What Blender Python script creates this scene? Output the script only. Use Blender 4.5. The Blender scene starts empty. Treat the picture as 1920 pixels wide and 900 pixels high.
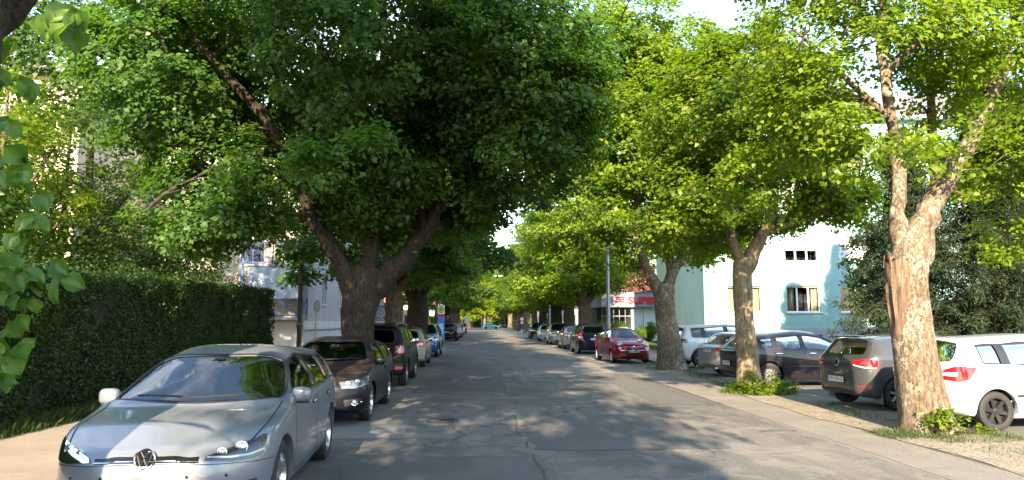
import bpy, bmesh, math, random
import numpy as np
from mathutils import Vector, Matrix
from mathutils.bvhtree import BVHTree
PI = math.pi
R = math.radians
random.seed(7)
RNG = np.random.default_rng(7)
SC = bpy.context.scene
COL = SC.collection

# ------------------------------------------------------------------ camera
CAM_H = 1.70
cd = bpy.data.cameras.new('camera')
cam = bpy.data.objects.new('camera', cd)
COL.objects.link(cam)
cam.location = (0, 0, CAM_H)
cam.rotation_euler = (R(90 + 6.51), 0, R(-2.32))
cd.sensor_width = 36
cd.lens = 1350 / 1920 * 36
cd.clip_start = 0.05
cd.clip_end = 3000
SC.camera = cam

# ------------------------------------------------------------------ light
SUN_AZ, SUN_EL = 4.5, 24.0          # travel azimuth (from +Y towards +X), elevation
sun_l = bpy.data.lights.new('sun', 'SUN')
sun_l.energy = 5.0
sun_l.angle = R(0.55)
sun_l.color = (1.0, 0.81, 0.57)
sun = bpy.data.objects.new('sun', sun_l)
COL.objects.link(sun)
_d = Vector((math.sin(R(SUN_AZ)) * math.cos(R(SUN_EL)), math.cos(R(SUN_AZ)) * math.cos(R(SUN_EL)), -math.sin(R(SUN_EL))))
sun.rotation_euler = _d.to_track_quat('-Z', 'Y').to_euler()
sun.location = (-4, -30, 30)

world = bpy.data.worlds.new('World')
SC.world = world
world.use_nodes = True
nt = world.node_tree
nt.nodes.clear()
wo = nt.nodes.new('ShaderNodeOutputWorld')
bg = nt.nodes.new('ShaderNodeBackground')
sky = nt.nodes.new('ShaderNodeTexSky')
sky.sky_type = 'NISHITA'
sky.sun_disc = False
sky.sun_elevation = R(SUN_EL)
sky.sun_rotation = R(180 + SUN_AZ)
sky.air_density = 1.3
sky.dust_density = 0.25
sky.ozone_density = 1.5
tc = nt.nodes.new('ShaderNodeTexCoord')
mp = nt.nodes.new('ShaderNodeMapping')
mp.inputs['Scale'].default_value = (1, 1, 2.2)
nz = nt.nodes.new('ShaderNodeTexNoise')
nz.inputs['Scale'].default_value = 3.4
nz.inputs['Detail'].default_value = 7
nz.inputs['Roughness'].default_value = 0.6
rp = nt.nodes.new('ShaderNodeValToRGB')
rp.color_ramp.elements[0].position = 0.50
rp.color_ramp.elements[1].position = 0.66
mx = nt.nodes.new('ShaderNodeMix')
mx.data_type = 'RGBA'
mx.inputs[7].default_value = (3.5, 3.75, 4.4, 1)
nt.links.new(tc.outputs['Generated'], mp.inputs['Vector'])
nt.links.new(mp.outputs[0], nz.inputs['Vector'])
nt.links.new(nz.outputs['Fac'], rp.inputs['Fac'])
nt.links.new(rp.outputs['Color'], mx.inputs[0])
nt.links.new(sky.outputs[0], mx.inputs[6])
nt.links.new(mx.outputs[2], bg.inputs['Color'])
bg.inputs['Strength'].default_value = 0.15
nt.links.new(bg.outputs[0], wo.inputs['Surface'])

SC.view_settings.view_transform = 'Standard'
SC.view_settings.look = 'None'
SC.view_settings.gamma = 1
SC.view_settings.use_curve_mapping = False
SC.view_settings.exposure = 2.22
SC.cycles.max_bounces = 6
SC.cycles.diffuse_bounces = 3
SC.cycles.glossy_bounces = 3
SC.cycles.transmission_bounces = 4
SC.cycles.transparent_max_bounces = 8
SC.cycles.caustics_reflective = False
SC.cycles.caustics_refractive = False
SC.cycles.sample_clamp_indirect = 6
SC.cycles.use_denoising = True

# ------------------------------------------------------------------ helpers
def tag(o, label=None, cat=None, group=None, kind=None):
    if label: o['label'] = label
    if cat: o['category'] = cat
    if group: o['group'] = group
    if kind: o['kind'] = kind
    return o

def empty(name, loc=(0, 0, 0), rz=0.0, parent=None):
    o = bpy.data.objects.new(name, None)
    COL.objects.link(o)
    o.location = loc
    o.rotation_euler = (0, 0, rz)
    o.empty_display_size = 0.2
    if parent: o.parent = parent
    return o

def link(name, me, parent=None):
    o = bpy.data.objects.new(name, me)
    COL.objects.link(o)
    if parent: o.parent = parent
    return o

class MB:
    """collects polygons and links them as one mesh object"""
    def __init__(self):
        self.v = []; self.f = []; self.m = []
    def add(self, vs, fs, mi=0):
        b = len(self.v)
        self.v += [tuple(map(float, p)) for p in vs]
        for f in fs:
            self.f.append(tuple(b + i for i in f)); self.m.append(mi)
        return self
    def box(self, x0, x1, y0, y1, z0, z1, mi=0):
        vs = [(x, y, z) for z in (z0, z1) for y in (y0, y1) for x in (x0, x1)]
        return self.add(vs, [(0, 2, 3, 1), (4, 5, 7, 6), (0, 1, 5, 4), (2, 6, 7, 3), (0, 4, 6, 2), (1, 3, 7, 5)], mi)
    def bar(self, a, b, w, h=None, mi=0):
        """square bar from a to b"""
        a = Vector(a); b = Vector(b); h = h or w
        d = (b - a).normalized()
        up = Vector((0, 0, 1)) if abs(d.z) < 0.95 else Vector((0, 1, 0))
        s = d.cross(up).normalized(); u = s.cross(d).normalized()
        vs = []
        for p in (a, b):
            for (i, j) in ((-1, -1), (1, -1), (1, 1), (-1, 1)):
                vs.append(p + s * i * w / 2 + u * j * h / 2)
        return self.add(vs, [(3, 2, 1, 0), (4, 5, 6, 7), (0, 1, 5, 4), (1, 2, 6, 5), (2, 3, 7, 6), (3, 0, 4, 7)], mi)
    def tube(self, pts, rad, n=8, mi=0, cap=True):
        pts = [Vector(p) for p in pts]
        if not hasattr(rad, '__len__'): rad = [rad] * len(pts)
        vs = []; fs = []
        s = None
        for i, p in enumerate(pts):
            d = (pts[min(i + 1, len(pts) - 1)] - pts[max(i - 1, 0)]).normalized()
            if s is None:
                s = d.cross(Vector((0.3, 1, 0.2))).normalized() if abs(d.y) < 0.9 else d.cross(Vector((1, 0, 0))).normalized()
            else:
                s = (s - d * s.dot(d)).normalized()
            u = d.cross(s)
            for k in range(n):
                a = 2 * PI * k / n
                vs.append(p + (s * math.cos(a) + u * math.sin(a)) * rad[i])
        for i in range(len(pts) - 1):
            for k in range(n):
                fs.append((i * n + k, i * n + (k + 1) % n, (i + 1) * n + (k + 1) % n, (i + 1) * n + k))
        if cap:
            fs.append(tuple(reversed(range(n)))); fs.append(tuple((len(pts) - 1) * n + k for k in range(n)))
        return self.add(vs, fs, mi)
    def lathe(self, prof, n=24, c=(0, 0, 0), axis='z', mi=0, closed=False):
        """prof: list of (r, h) turned about an axis"""
        vs = []; fs = []
        for (r, h) in prof:
            for k in range(n):
                a = 2 * PI * k / n
                x, y = r * math.cos(a), r * math.sin(a)
                p = {'z': (x, y, h), 'y': (x, h, y), 'x': (h, x, y)}[axis]
                vs.append((p[0] + c[0], p[1] + c[1], p[2] + c[2]))
        m = len(prof)
        for i in range(m if closed else m - 1):
            j = (i + 1) % m
            for k in range(n):
                fs.append((i * n + k, i * n + (k + 1) % n, j * n + (k + 1) % n, j * n + k))
        return self.add(vs, fs, mi)
    def disc(self, c, r, n=20, axis='y', mi=0):
        vs = []
        for k in range(n):
            a = 2 * PI * k / n; x, y = r * math.cos(a), r * math.sin(a)
            p = {'z': (x, y, 0), 'y': (x, 0, y), 'x': (0, x, y)}[axis]
            vs.append((p[0] + c[0], p[1] + c[1], p[2] + c[2]))
        return self.add(vs, [tuple(range(n))], mi)
    def blob(self, c, s, e1=0.5, e2=0.5, nu=20, nv=12, mi=0, M=None):
        """superellipsoid (rounded block)"""
        def pw(v, e): return math.copysign(abs(v) ** e, v)
        vs = []; fs = []
        for i in range(nv + 1):
            t = -PI / 2 + PI * i / nv
            for k in range(nu):
                a = 2 * PI * k / nu
                q = Vector((s[0] * pw(math.cos(t), e1) * pw(math.cos(a), e2), s[1] * pw(math.cos(t), e1) * pw(math.sin(a), e2), s[2] * pw(math.sin(t), e1)))
                if M is not None: q = M @ q
                vs.append(q + Vector(c))
        for i in range(nv):
            for k in range(nu):
                fs.append((i * nu + k, i * nu + (k + 1) % nu, (i + 1) * nu + (k + 1) % nu, (i + 1) * nu + k))
        return self.add(vs, fs, mi)
    def mesh(self, name, mats, smooth=None):
        me = bpy.data.meshes.new(name)
        me.from_pydata(self.v, [], self.f)
        for m in (mats if isinstance(mats, (list, tuple)) else [mats]): me.materials.append(m)
        me.polygons.foreach_set('material_index', self.m)
        me.validate()
        if smooth is not None:
            me.shade_smooth()
            me.set_sharp_from_angle(angle=R(smooth))
        me.update()
        return me
    def build(self, name, mats, parent=None, smooth=None):
        return link(name, self.mesh(name, mats, smooth), parent)

def fast_mesh(name, V, Q, mats, tint=None, mi=None, smooth=False):
    """numpy arrays -> mesh; Q is (M,k)"""
    me = bpy.data.meshes.new(name)
    V = np.ascontiguousarray(V, np.float32); Q = np.ascontiguousarray(Q, np.int32)
    me.vertices.add(len(V)); me.vertices.foreach_set('co', V.ravel())
    k = Q.shape[1]
    me.loops.add(Q.size); me.loops.foreach_set('vertex_index', Q.ravel())
    me.polygons.add(len(Q))
    me.polygons.foreach_set('loop_start', np.arange(0, Q.size, k, dtype=np.int32))
    me.polygons.foreach_set('loop_total', np.full(len(Q), k, np.int32))
    for m in (mats if isinstance(mats, (list, tuple)) else [mats]): me.materials.append(m)
    if mi is not None: me.polygons.foreach_set('material_index', np.ascontiguousarray(mi, np.int32))
    if tint is not None:
        at = me.attributes.new('tint', 'FLOAT', 'POINT')
        at.data.foreach_set('value', np.ascontiguousarray(tint, np.float32))
    if smooth: me.polygons.foreach_set('use_smooth', np.ones(len(Q), bool))
    me.update(calc_edges=True)
    return me

# ------------------------------------------------------------------ materials
MATS = {}
class NT:
    def __init__(self, m):
        m.use_nodes = True
        self.t = m.node_tree; self.t.nodes.clear()
        self.out = self.t.nodes.new('ShaderNodeOutputMaterial')
    def n(self, kind, ins=None, **kw):
        nd = self.t.nodes.new('ShaderNode' + kind)
        for k, v in kw.items(): setattr(nd, k, v)
        for k, v in (ins or {}).items():
            if isinstance(v, tuple) and len(v) == 2 and hasattr(v[0], 'outputs'):
                self.t.links.new(v[0].outputs[v[1]], nd.inputs[k])
            elif hasattr(v, 'outputs'):
                self.t.links.new(v.outputs[0], nd.inputs[k])
            else:
                nd.inputs[k].default_value = v
        return nd
    def surf(self, nd): self.t.links.new(nd.outputs[0], self.out.inputs['Surface'])
    def pos(self, sx=1, sy=1, sz=1, obj=True, rot=(0, 0, 0)):
        t = self.n('TexCoord')
        return self.n('Mapping', {'Vector': (t, 'Object'), 'Scale': (sx, sy, sz), 'Rotation': rot})
    def noise(self, vec, scale, detail=4, rough=.55, dist=0):
        return self.n('TexNoise', {'Vector': vec, 'Scale': scale, 'Detail': detail, 'Roughness': rough, 'Distortion': dist})
    def ramp(self, fac, stops, interp='LINEAR'):
        r = self.n('ValToRGB', {'Fac': fac})
        r.color_ramp.interpolation = interp
        e = r.color_ramp.elements
        while len(e) < len(stops): e.new(0.5)
        for i, (p, c) in enumerate(stops):
            e[i].position = p
            e[i].color = (c, c, c, 1) if not hasattr(c, '__len__') else (*c[:3], 1)
        return r
    def mix(self, fac, a, b, mode='MIX'):
        m = self.n('Mix', data_type='RGBA', blend_type=mode)
        for k, v in ((0, fac), (6, a), (7, b)):
            if hasattr(v, 'outputs'): self.t.links.new(v.outputs[0] if v.bl_idname != 'ShaderNodeMix' else v.outputs[2], m.inputs[k])
            elif isinstance(v, tuple) and len(v) == 2 and hasattr(v[0], 'outputs'): self.t.links.new(v[0].outputs[v[1]], m.inputs[k])
            elif hasattr(v, '__len__'): m.inputs[k].default_value = (*v[:3], 1)
            else: m.inputs[k].default_value = v
        return m
    def bump(self, h, strength=.3, dist=.02):
        return self.n('Bump', {'Height': h if not (hasattr(h, 'bl_idname') and h.bl_idname == 'ShaderNodeMix') else (h, 2), 'Strength': strength, 'Distance': dist})
    def bsdf(self, **ins):
        b = self.n('BsdfPrincipled')
        for k, v in ins.items():
            k = k.replace('_', ' ')
            if hasattr(v, 'outputs'): self.t.links.new(v.outputs[2] if v.bl_idname == 'ShaderNodeMix' else v.outputs[0], b.inputs[k])
            elif hasattr(v, '__len__') and len(v) == 3: b.inputs[k].default_value = (*v, 1)
            else: b.inputs[k].default_value = v
        self.surf(b)
        return b

def simple(name, col, rough=.6, metal=0.0, spec=.5, coat=0.0, var=0.0, scale=3.0, emit=0):
    if name in MATS: return MATS[name]
    m = bpy.data.materials.new(name); t = NT(m)
    kw = dict(Roughness=rough, Metallic=metal)
    if var:
        nz = t.noise(t.pos(), scale, 5)
        c = t.mix(t.ramp(nz, [(.3, 0), (.7, 1)]), [max(0, x * (1 - var)) for x in col], [min(1, x * (1 + var)) for x in col])
        b = t.bsdf(Base_Color=c, **kw)
    else:
        b = t.bsdf(Base_Color=tuple(col), **kw)
    b.inputs['Specular IOR Level'].default_value = spec
    b.inputs['Coat Weight'].default_value = coat
    b.inputs['Coat Roughness'].default_value = .04
    MATS[name] = m
    return m

def paint(name, col, metal=.5, rough=.35, dirt=.15, dust=(.20, .18, .15), lining=(.03, .03, .032), coat=.9):
    """car paint: clear coat, faint dust; the inner side of the shell is trim-coloured"""
    if name in MATS: return MATS[name]
    m = bpy.data.materials.new(name); t = NT(m)
    nz = t.noise(t.pos(), 9, 8, .7)
    sp = t.noise(t.pos(), 90, 3, .6)
    geo = t.n('NewGeometry')
    sep = t.n('SeparateXYZ', {'Vector': (geo, 'Normal')})
    up = t.ramp((sep, 2), [(.50, 0), (.93, 1)])
    f = t.n('Math', {0: up, 1: t.ramp(nz, [(.35, .25), (.75, 1)])}, operation='MULTIPLY')
    f2 = t.n('Math', {0: f, 1: dirt}, operation='MULTIPLY')
    f3 = t.n('Math', {0: f2, 1: t.n('Math', {0: t.ramp(sp, [(.62, 0), (.70, 1)]), 1: t.n('Math', {0: up, 1: dirt * .5}, operation='MULTIPLY')}, operation='MULTIPLY')}, operation='ADD')
    c = t.mix(f3, col, dust)
    c2 = t.mix((geo, 'Backfacing'), c, lining)
    ro = t.n('Math', {0: f3, 1: .6, 2: rough}, operation='MULTIPLY_ADD')
    b = t.bsdf(Base_Color=c2, Metallic=metal, Roughness=ro)
    b.inputs['Coat Weight'].default_value = coat
    b.inputs['Specular IOR Level'].default_value = .2
    cr = t.n('Math', {0: f3, 1: .5, 2: .03}, operation='MULTIPLY_ADD')
    t.t.links.new(cr.outputs[0], b.inputs['Coat Roughness'])
    MATS[name] = m
    return m

def glass(name, tint=(.55, .62, .6), refl=1.5):
    if name in MATS: return MATS[name]
    m = bpy.data.materials.new(name); t = NT(m)
    tr = t.n('BsdfTransparent', {'Color': (*tint, 1)})
    gl = t.n('BsdfGlossy', {'Color': (1, 1, 1, 1), 'Roughness': .015})
    fr = t.n('Fresnel', {'IOR': refl})
    mixs = t.n('MixShader', {0: fr, 1: tr, 2: gl})
    t.surf(mixs)
    MATS[name] = m
    return m
# ================================================================== cars
RUB = simple('tyre_rubber', (.018, .018, .018), .75)
ALU = simple('alloy', (.55, .56, .58), .28, .9)
STEELRIM = simple('steel_rim', (.30, .29, .28), .45, .8)
BLK = simple('black_plastic', (.018, .018, .020), .5)
GBLK = simple('gloss_black', (.008, .008, .009), .12)
WELL = simple('wheel_well', (.012, .012, .012), .9)
SEAM = simple('panel_gap', (.006, .006, .006), .8)
CHR = simple('chrome', (.75, .76, .78), .12, 1.0)
REDL = simple('red_lens', (.50, .008, .012), .12, 0, .6, .8)
DREDL = simple('dark_red_lens', (.20, .008, .012), .12, 0, .6, .8)
WHL = simple('white_lens', (.75, .76, .78), .12, 0, .6, .8)
ORL = simple('amber_lens', (.22, .12, .05), .2)
CLEAR = glass('lamp_glass', (.88, .9, .92), 1.45)
TRIM = simple('cabin_trim', (.035, .035, .037), .75)
TRIML = simple('cabin_trim_light', (.25, .22, .18), .8)
CLOTH = simple('seat_cloth', (.045, .045, .05), .9)
PLATE = simple('plate_white', (.72, .73, .72), .45)
PBLUE = simple('plate_blue', (.01, .05, .35), .5)
PRED = simple('plate_red', (.45, .02, .03), .5)
INK = simple('ink_black', (.012, .012, .012), .6)
GLS = glass('car_glass', (.50, .56, .54), 1.52)
GLSD = glass('car_glass_tinted', (.07, .08, .08), 1.52)
GLSW = glass('windscreen_glass', (.66, .72, .70), 1.9)

def sm_interp(xs, pts, k=.035):
    px = [p[0] for p in pts]; pz = [p[1] for p in pts]
    acc = 0
    for o in np.linspace(-k, k, 9): acc = acc + np.interp(xs + o, px, pz)
    return acc / 9

class CarShape:
    def __init__(s, sp):
        s.sp = sp
        L, W, H = sp['L'], sp['W'], sp['H']
        s.L, s.W, s.H = L, W, H
        s.x_mid = sp['FO'] + sp['WB'] / 2
        hz, cx, cz = sp['hood_z'], sp['cowl_x'], sp['cowl_z']
        nose = sp.get('nose', [(0, hz * .66), (.015, hz * .80), (.05, hz * .90), (.13, hz * .98), (.25, hz * 1.03)])
        s.top = nose + [(cx * .55, hz * 1.03 + (cz - hz * 1.03) * .6), (cx, cz), (sp['wst_x'], H - sp.get('wst_d', .065)), (sp['wst_x'] + .35, H - .012),
                        (sp['peak_x'], H), (sp['re_x'], sp['re_z']), (sp['tail_x'], sp['tail_z']), (L - .05, sp['tail_z'] * .93), (L - .012, sp['tail_z'] * .78), (L, sp['tail_z'] * .58)]
        bf, br = sp['belt_f'], sp['belt_r']
        s.sh = [(0, hz * .5), (.05, hz * .72), (.25, hz * .88), (cx * .55, (hz * .92 + bf) / 2 - .01), (cx + .15, bf), (sp['tail_x'] - .3, br), (L - .05, br - .04), (L, .5)]
        zb = sp.get('clear', .17)
        s.bot = [(0, zb + .2), (.06, zb + .06), (.3, zb + .01), (.8, zb), (L - .8, zb + .01), (L - .3, zb + .06), (L - .06, zb + .13), (L, zb + .26)]
    def ptop(s, x): return sm_interp(np.asarray(x, float), s.top, .03)
    def psh(s, x): return np.minimum(sm_interp(np.asarray(x, float), s.sh, .06), s.ptop(x) - .03)
    def pbot(s, x): return sm_interp(np.asarray(x, float), s.bot, .04)
    def pw(s, x):
        x = np.asarray(x, float); sp = s.sp
        a, n = sp.get('nose_a', .60), sp.get('nose_n', 2.5)
        b, m = sp.get('tail_a', .50), sp.get('tail_n', 3.0)
        f = (1 - (1 - np.clip(x / a, 0, 1)) ** n) ** (1 / n)
        g = (1 - (1 - np.clip((s.L - x) / b, 0, 1)) ** m) ** (1 / m)
        mid = 1 - .03 * np.clip((x - s.x_mid) / (s.L / 2), 0, 1) ** 2 - .03 * np.clip((s.x_mid - x) / (s.L / 2), 0, 1) ** 2
        return s.W / 2 * np.maximum(f * g * mid, .02)
    def section(s, x, inset=0.0, nl=12, nu=22):
        """half ring from bottom centre to top centre"""
        sp = s.sp
        zt, zs, zb, w = float(s.ptop(x)) , float(s.psh(x)), float(s.pbot(x)), float(s.pw(x))
        pts = []
        hh = zs - zb
        low = [(0, 0), (.45, 0), (.80, .005), (.90, .03), (.955, .09), (.98, .18), (.99, .30), (1.0, .45), (1.0, .6), (.995, .75), (.985, .88), (.972, .96)]
        for (fy, fz) in low: pts.append((w * fy, zb + hh * fz))
        h = zt - zs
        cab = min(1, max(0, (h - .12) / .25))
        n = sp.get('n_hood', 2.7) * (1 - cab) + sp.get('n_cab', 4.2) * cab
        k = sp.get('tumble', .27)
        ws = w * .965
        for i in range(nu + 1):
            t = PI / 2 * i / nu
            y = math.cos(t) ** (2 / n); z = math.sin(t) ** (2 / n) if t > 0 else 0
            zz = h * z
            yy = ws * y * (1 - k * min(1.1, zz / .48))
            pts.append((yy, zs + zz))
        pts[-1] = (0, zt)
        return pts
    def stations(s):
        L = s.L
        a = [0, .006, .015, .03, .05, .075, .105, .14, .18, .23, .29, .36]
        b = list(np.arange(.42, L - .45, .06))
        c = [L - q for q in (.40, .34, .28, .22, .175, .135, .10, .07, .045, .025, .012, .005, 0)]
        return a + b + c
    def shell(s, mat):
        xs = s.stations(); vs = []; fs = []
        for x in xs:
            half = s.section(x)
            X = s.x_mid - x
            ring = [(X, y, z) for (y, z) in half] + [(X, -y, z) for (y, z) in reversed(half[1:-1])]
            vs += ring; n = len(ring)
        for i in range(len(xs) - 1):
            for k in range(n):
                fs.append((i * n + k, (i + 1) * n + k, (i + 1) * n + (k + 1) % n, i * n + (k + 1) % n))
        fs.append(tuple(range(n))); fs.append(tuple(reversed(range((len(xs) - 1) * n, len(xs) * n))))
        me = bpy.data.meshes.new('body'); me.from_pydata(vs, [], fs); me.materials.append(mat)
        bm = bmesh.new(); bm.from_mesh(me); bmesh.ops.recalc_face_normals(bm, faces=bm.faces); bm.to_mesh(me); bm.free()
        return me

def prism(poly, a0, a1, axis, mat=None):
    """closed prism of a polygon; axis = extrusion axis"""
    def P(u, v, w):
        return {'y': (u, w, v), 'x': (w, u, v), 'z': (u, v, w)}[axis]
    n = len(poly)
    vs = [P(u, v, a0) for u, v in poly] + [P(u, v, a1) for u, v in poly]
    fs = [tuple(range(n)), tuple(reversed(range(n, 2 * n)))] + [(i, i + n, (i + 1) % n + n, (i + 1) % n) for i in range(n)]
    me = bpy.data.meshes.new('cutter'); me.from_pydata(vs, [], fs)
    if mat: me.materials.append(mat)
    bm = bmesh.new(); bm.from_mesh(me); bmesh.ops.recalc_face_normals(bm, faces=bm.faces); bm.to_mesh(me); bm.free()
    return me

def boolean(ob, cutter_meshes):
    tmp = []
    for cm in cutter_meshes:
        c = bpy.data.objects.new('cutter', cm); COL.objects.link(c); tmp.append(c)
        md = ob.modifiers.new('b', 'BOOLEAN'); md.operation = 'DIFFERENCE'; md.object = c; md.solver = 'EXACT'
    dg = bpy.context.evaluated_depsgraph_get()
    me = bpy.data.meshes.new_from_object(ob.evaluated_get(dg), preserve_all_data_layers=True, depsgraph=dg)
    ob.modifiers.clear()
    for c in tmp: bpy.data.objects.remove(c)
    return me

def resample(pl, n):
    pl = [Vector(p) for p in pl]
    d = [0]
    for a, b in zip(pl, pl[1:]): d.append(d[-1] + (b - a).length)
    out = []
    for t in np.linspace(0, d[-1], n):
        j = min(max(int(np.searchsorted(d, t)) - 1, 0), len(pl) - 2)
        f = (t - d[j]) / max(1e-9, d[j + 1] - d[j])
        out.append(pl[j].lerp(pl[j + 1], min(1, max(0, f))))
    return out

def smooth_poly(poly, it=2):
    """Chaikin rounding of a closed polygon"""
    for _ in range(it):
        q = []
        for i in range(len(poly)):
            a, b = poly[i], poly[(i + 1) % len(poly)]
            q.append(tuple(a[j] * .75 + b[j] * .25 for j in range(len(a)))); q.append(tuple(a[j] * .25 + b[j] * .75 for j in range(len(a))))
        poly = q
    return poly

class Car:
    def __init__(s, sp, root_name, label, cat='car'):
        s.sp = sp; s.sh = CarShape(sp)
        s.root = empty(root_name)
        tag(s.root, label, cat)
        s.pm = sp['paint']
        shell = s.sh.shell(s.pm)
        bm = bmesh.new(); bm.from_mesh(shell)
        s.bvh = BVHTree.FromBMesh(bm); bm.free()
        s.shell = shell
        s.extra = MB()       # seams and swages that belong to the body
        s.extra_m = [SEAM]
    def X(s, x): return s.sh.x_mid - x
    # ---- snapping
    def snap(s, p, off=0.0):
        loc, nor, i, d = s.bvh.find_nearest(Vector(p))
        return loc + nor * off
    def ray(s, o, d, off=0.0):
        h = s.bvh.ray_cast(Vector(o), Vector(d).normalized())
        if h[0] is None: return s.snap(o, off)
        return h[0] + h[1] * off
    def side(s, x, z, sy, off=0.0):
        """point on the car's side at x (from the front) and z"""
        return s.ray((s.X(x), sy * 1.5, z), (0, -sy, 0), off)
    def patch(s, lo, hi, nu=10, nv=5, off=.004, skirt=.0, mb=None, mi=0, proj=None):
        """surface between two polylines given in car coordinates (x from the front, y, z), laid on the body"""
        lo = resample([(s.X(a), b, c) for a, b, c in lo], nu); hi = resample([(s.X(a), b, c) for a, b, c in hi], nu)
        mb = mb or MB(); vs = []
        grid = []
        for j in range(nv):
            t = j / (nv - 1)
            for a, b in zip(lo, hi):
                p = a.lerp(b, t)
                if proj: q = s.ray(p - Vector(proj) * 1.5, proj, off)
                else: q = s.snap(p, off)
                grid.append(q)
        fs = [(j * nu + i, j * nu + i + 1, (j + 1) * nu + i + 1, (j + 1) * nu + i) for j in range(nv - 1) for i in range(nu - 1)]
        if skirt:
            ring = [i for i in range(nu)] + [j * nu + nu - 1 for j in range(1, nv)] + [(nv - 1) * nu + i for i in range(nu - 2, -1, -1)] + [j * nu for j in range(nv - 2, 0, -1)]
            base = len(grid)
            for k in ring:
                loc, nor, i_, d_ = s.bvh.find_nearest(grid[k])
                grid.append(loc - nor * skirt)
            m = len(ring)
            for i in range(m):
                fs.append((ring[i], base + i, base + (i + 1) % m, ring[(i + 1) % m]))
        mb.add(grid, fs, mi)
        return mb
    def mirror_patch(s, lo, hi, sy, **k):
        f = lambda pl: [(a, b * sy, c) for a, b, c in pl]
        return s.patch(f(lo), f(hi), **k)
    def ribbon(s, pts, w, off=.002, mb=None, mi=0):
        pts = resample([(s.X(a), b, c) for a, b, c in pts], max(6, len(pts) * 4))
        mb = mb or s.extra; vs = []
        for i, p in enumerate(pts):
            q = s.snap(p); nor = s.bvh.find_nearest(p)[1]
            d = (pts[min(i + 1, len(pts) - 1)] - pts[max(i - 1, 0)]).normalized()
            t = nor.cross(d).normalized()
            vs += [s.snap(q + t * w / 2, off), s.snap(q - t * w / 2, off)]
        mb.add(vs, [(2 * i, 2 * i + 1, 2 * i + 3, 2 * i + 2) for i in range(len(pts) - 1)], mi)
    # ---- body with real openings
    def body(s):
        sp, sh = s.sp, s.sh
        cut = []
        # hollow cabin
        x0, x1 = sp['cowl_x'] + .10, s.sh.L - .16
        xs = np.linspace(x0, x1, 26); vs = []; n = 0
        for x in xs:
            zt = min(float(sh.ptop(x - .05)), float(sh.ptop(x)), float(sh.ptop(x + .07))) - .045
            half = sh.section(x)
            pts = []
            for (y, z) in half:
                zz = min(max(z, .34), zt)
                pts.append((max(0, y - .055) if y > 0 else 0, zz))
            # rescale top so that it stays inside
            ztop = max(p[1] for p in half)
            pts = [(y, .34 + (z - .34) * (zt - .34) / max(.05, ztop - .34)) if z > .34 else (y, z) for (y, z) in [(max(0, a - .055), max(b, .34)) for a, b in half]]
            ring = [(s.X(x), y, z) for y, z in pts] + [(s.X(x), -y, z) for y, z in reversed(pts[1:-1])]
            vs += ring; n = len(ring)
        fs = [(i * n + k, (i + 1) * n + k, (i + 1) * n + (k + 1) % n, i * n + (k + 1) % n) for i in range(len(xs) - 1) for k in range(n)]
        fs += [tuple(range(n)), tuple(reversed(range((len(xs) - 1) * n, len(xs) * n)))]
        me = bpy.data.meshes.new('cab'); me.from_pydata(vs, [], fs); me.materials.append(sp.get('trim', TRIM))
        bm = bmesh.new(); bm.from_mesh(me); bmesh.ops.remove_doubles(bm, verts=bm.verts, dist=1e-5)
        bmesh.ops.recalc_face_normals(bm, faces=bm.faces); bm.to_mesh(me); bm.free()
        cut.append(me)
        # wheel wells
        rw = sp['rw']; ar = rw + sp.get('arch', .05)
        for ax in (sp['FO'], sp['FO'] + sp['WB']):
            for sy in (-1, 1):
                m = MB(); c = (s.X(ax), 0, rw)
                y0, y1 = sy * (s.sh.W / 2 - .32), sy * (s.sh.W / 2 + .2)
                k = 40
                vs = [(c[0] + ar * math.cos(2 * PI * i / k), y, c[2] + ar * math.sin(2 * PI * i / k)) for y in (y0, y1) for i in range(k)]
                m.add(vs, [tuple(range(k)), tuple(reversed(range(k, 2 * k)))] + [(i, (i + 1) % k, (i + 1) % k + k, i + k) for i in range(k)])
                me = m.mesh('w', WELL)
                bm = bmesh.new(); bm.from_mesh(me); bmesh.ops.recalc_face_normals(bm, faces=bm.faces); bm.to_mesh(me); bm.free()
                cut.append(me)
        # windows
        s.win = []
        for (xa, xb) in sp['sides']:
            s.win.append(smooth_poly(s.side_outline(xa, xb), 2))
        for w in s.win:
            poly = [(s.X(x), z) for x, z in w]
            for sy in (-1, 1):
                cut.append(prism(poly, sy * .30, sy * 1.4, 'y', BLK))
        ws = smooth_poly(s.ws_outline(), 2)
        s.ws = ws
        cut.append(prism([(s.X(x), y) for x, y in ws], sp['cowl_z'] - .06, 2.4, 'z', BLK))
        rwn = smooth_poly(s.rear_outline(), 2)
        s.rwn = rwn
        cut.append(prism(rwn, s.X(sh.L - .75) , s.X(sh.L + .5), 'x', BLK))
        ob = bpy.data.objects.new('tmp', s.shell); COL.objects.link(ob)
        me = boolean(ob, cut)
        bpy.data.objects.remove(ob)
        return me
    def ztop_side(s, x):
        return float(s.sh.ptop(x)) - s.sp.get('rail', .125)
    def side_outline(s, xa, xb):
        sp = s.sp
        lo = lambda x: float(np.interp(x, [sp['cowl_x'] + .15, sp['tail_x'] - .3], [sp['belt_f'], sp['belt_r']])) + .025
        hi = lambda x: min(s.ztop_side(x), s.ztop_side(x - .0))
        xs = np.linspace(xa, xb, 12)
        top = [(x, max(hi(x), lo(x) + .01)) for x in xs]
        bot = [(x, lo(x)) for x in xs]
        up = sp.get('kick', 0)
        pl = bot + top[::-1]
        # lean of the rear edge of the last window
        return [(x, z) for x, z in pl]
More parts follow.
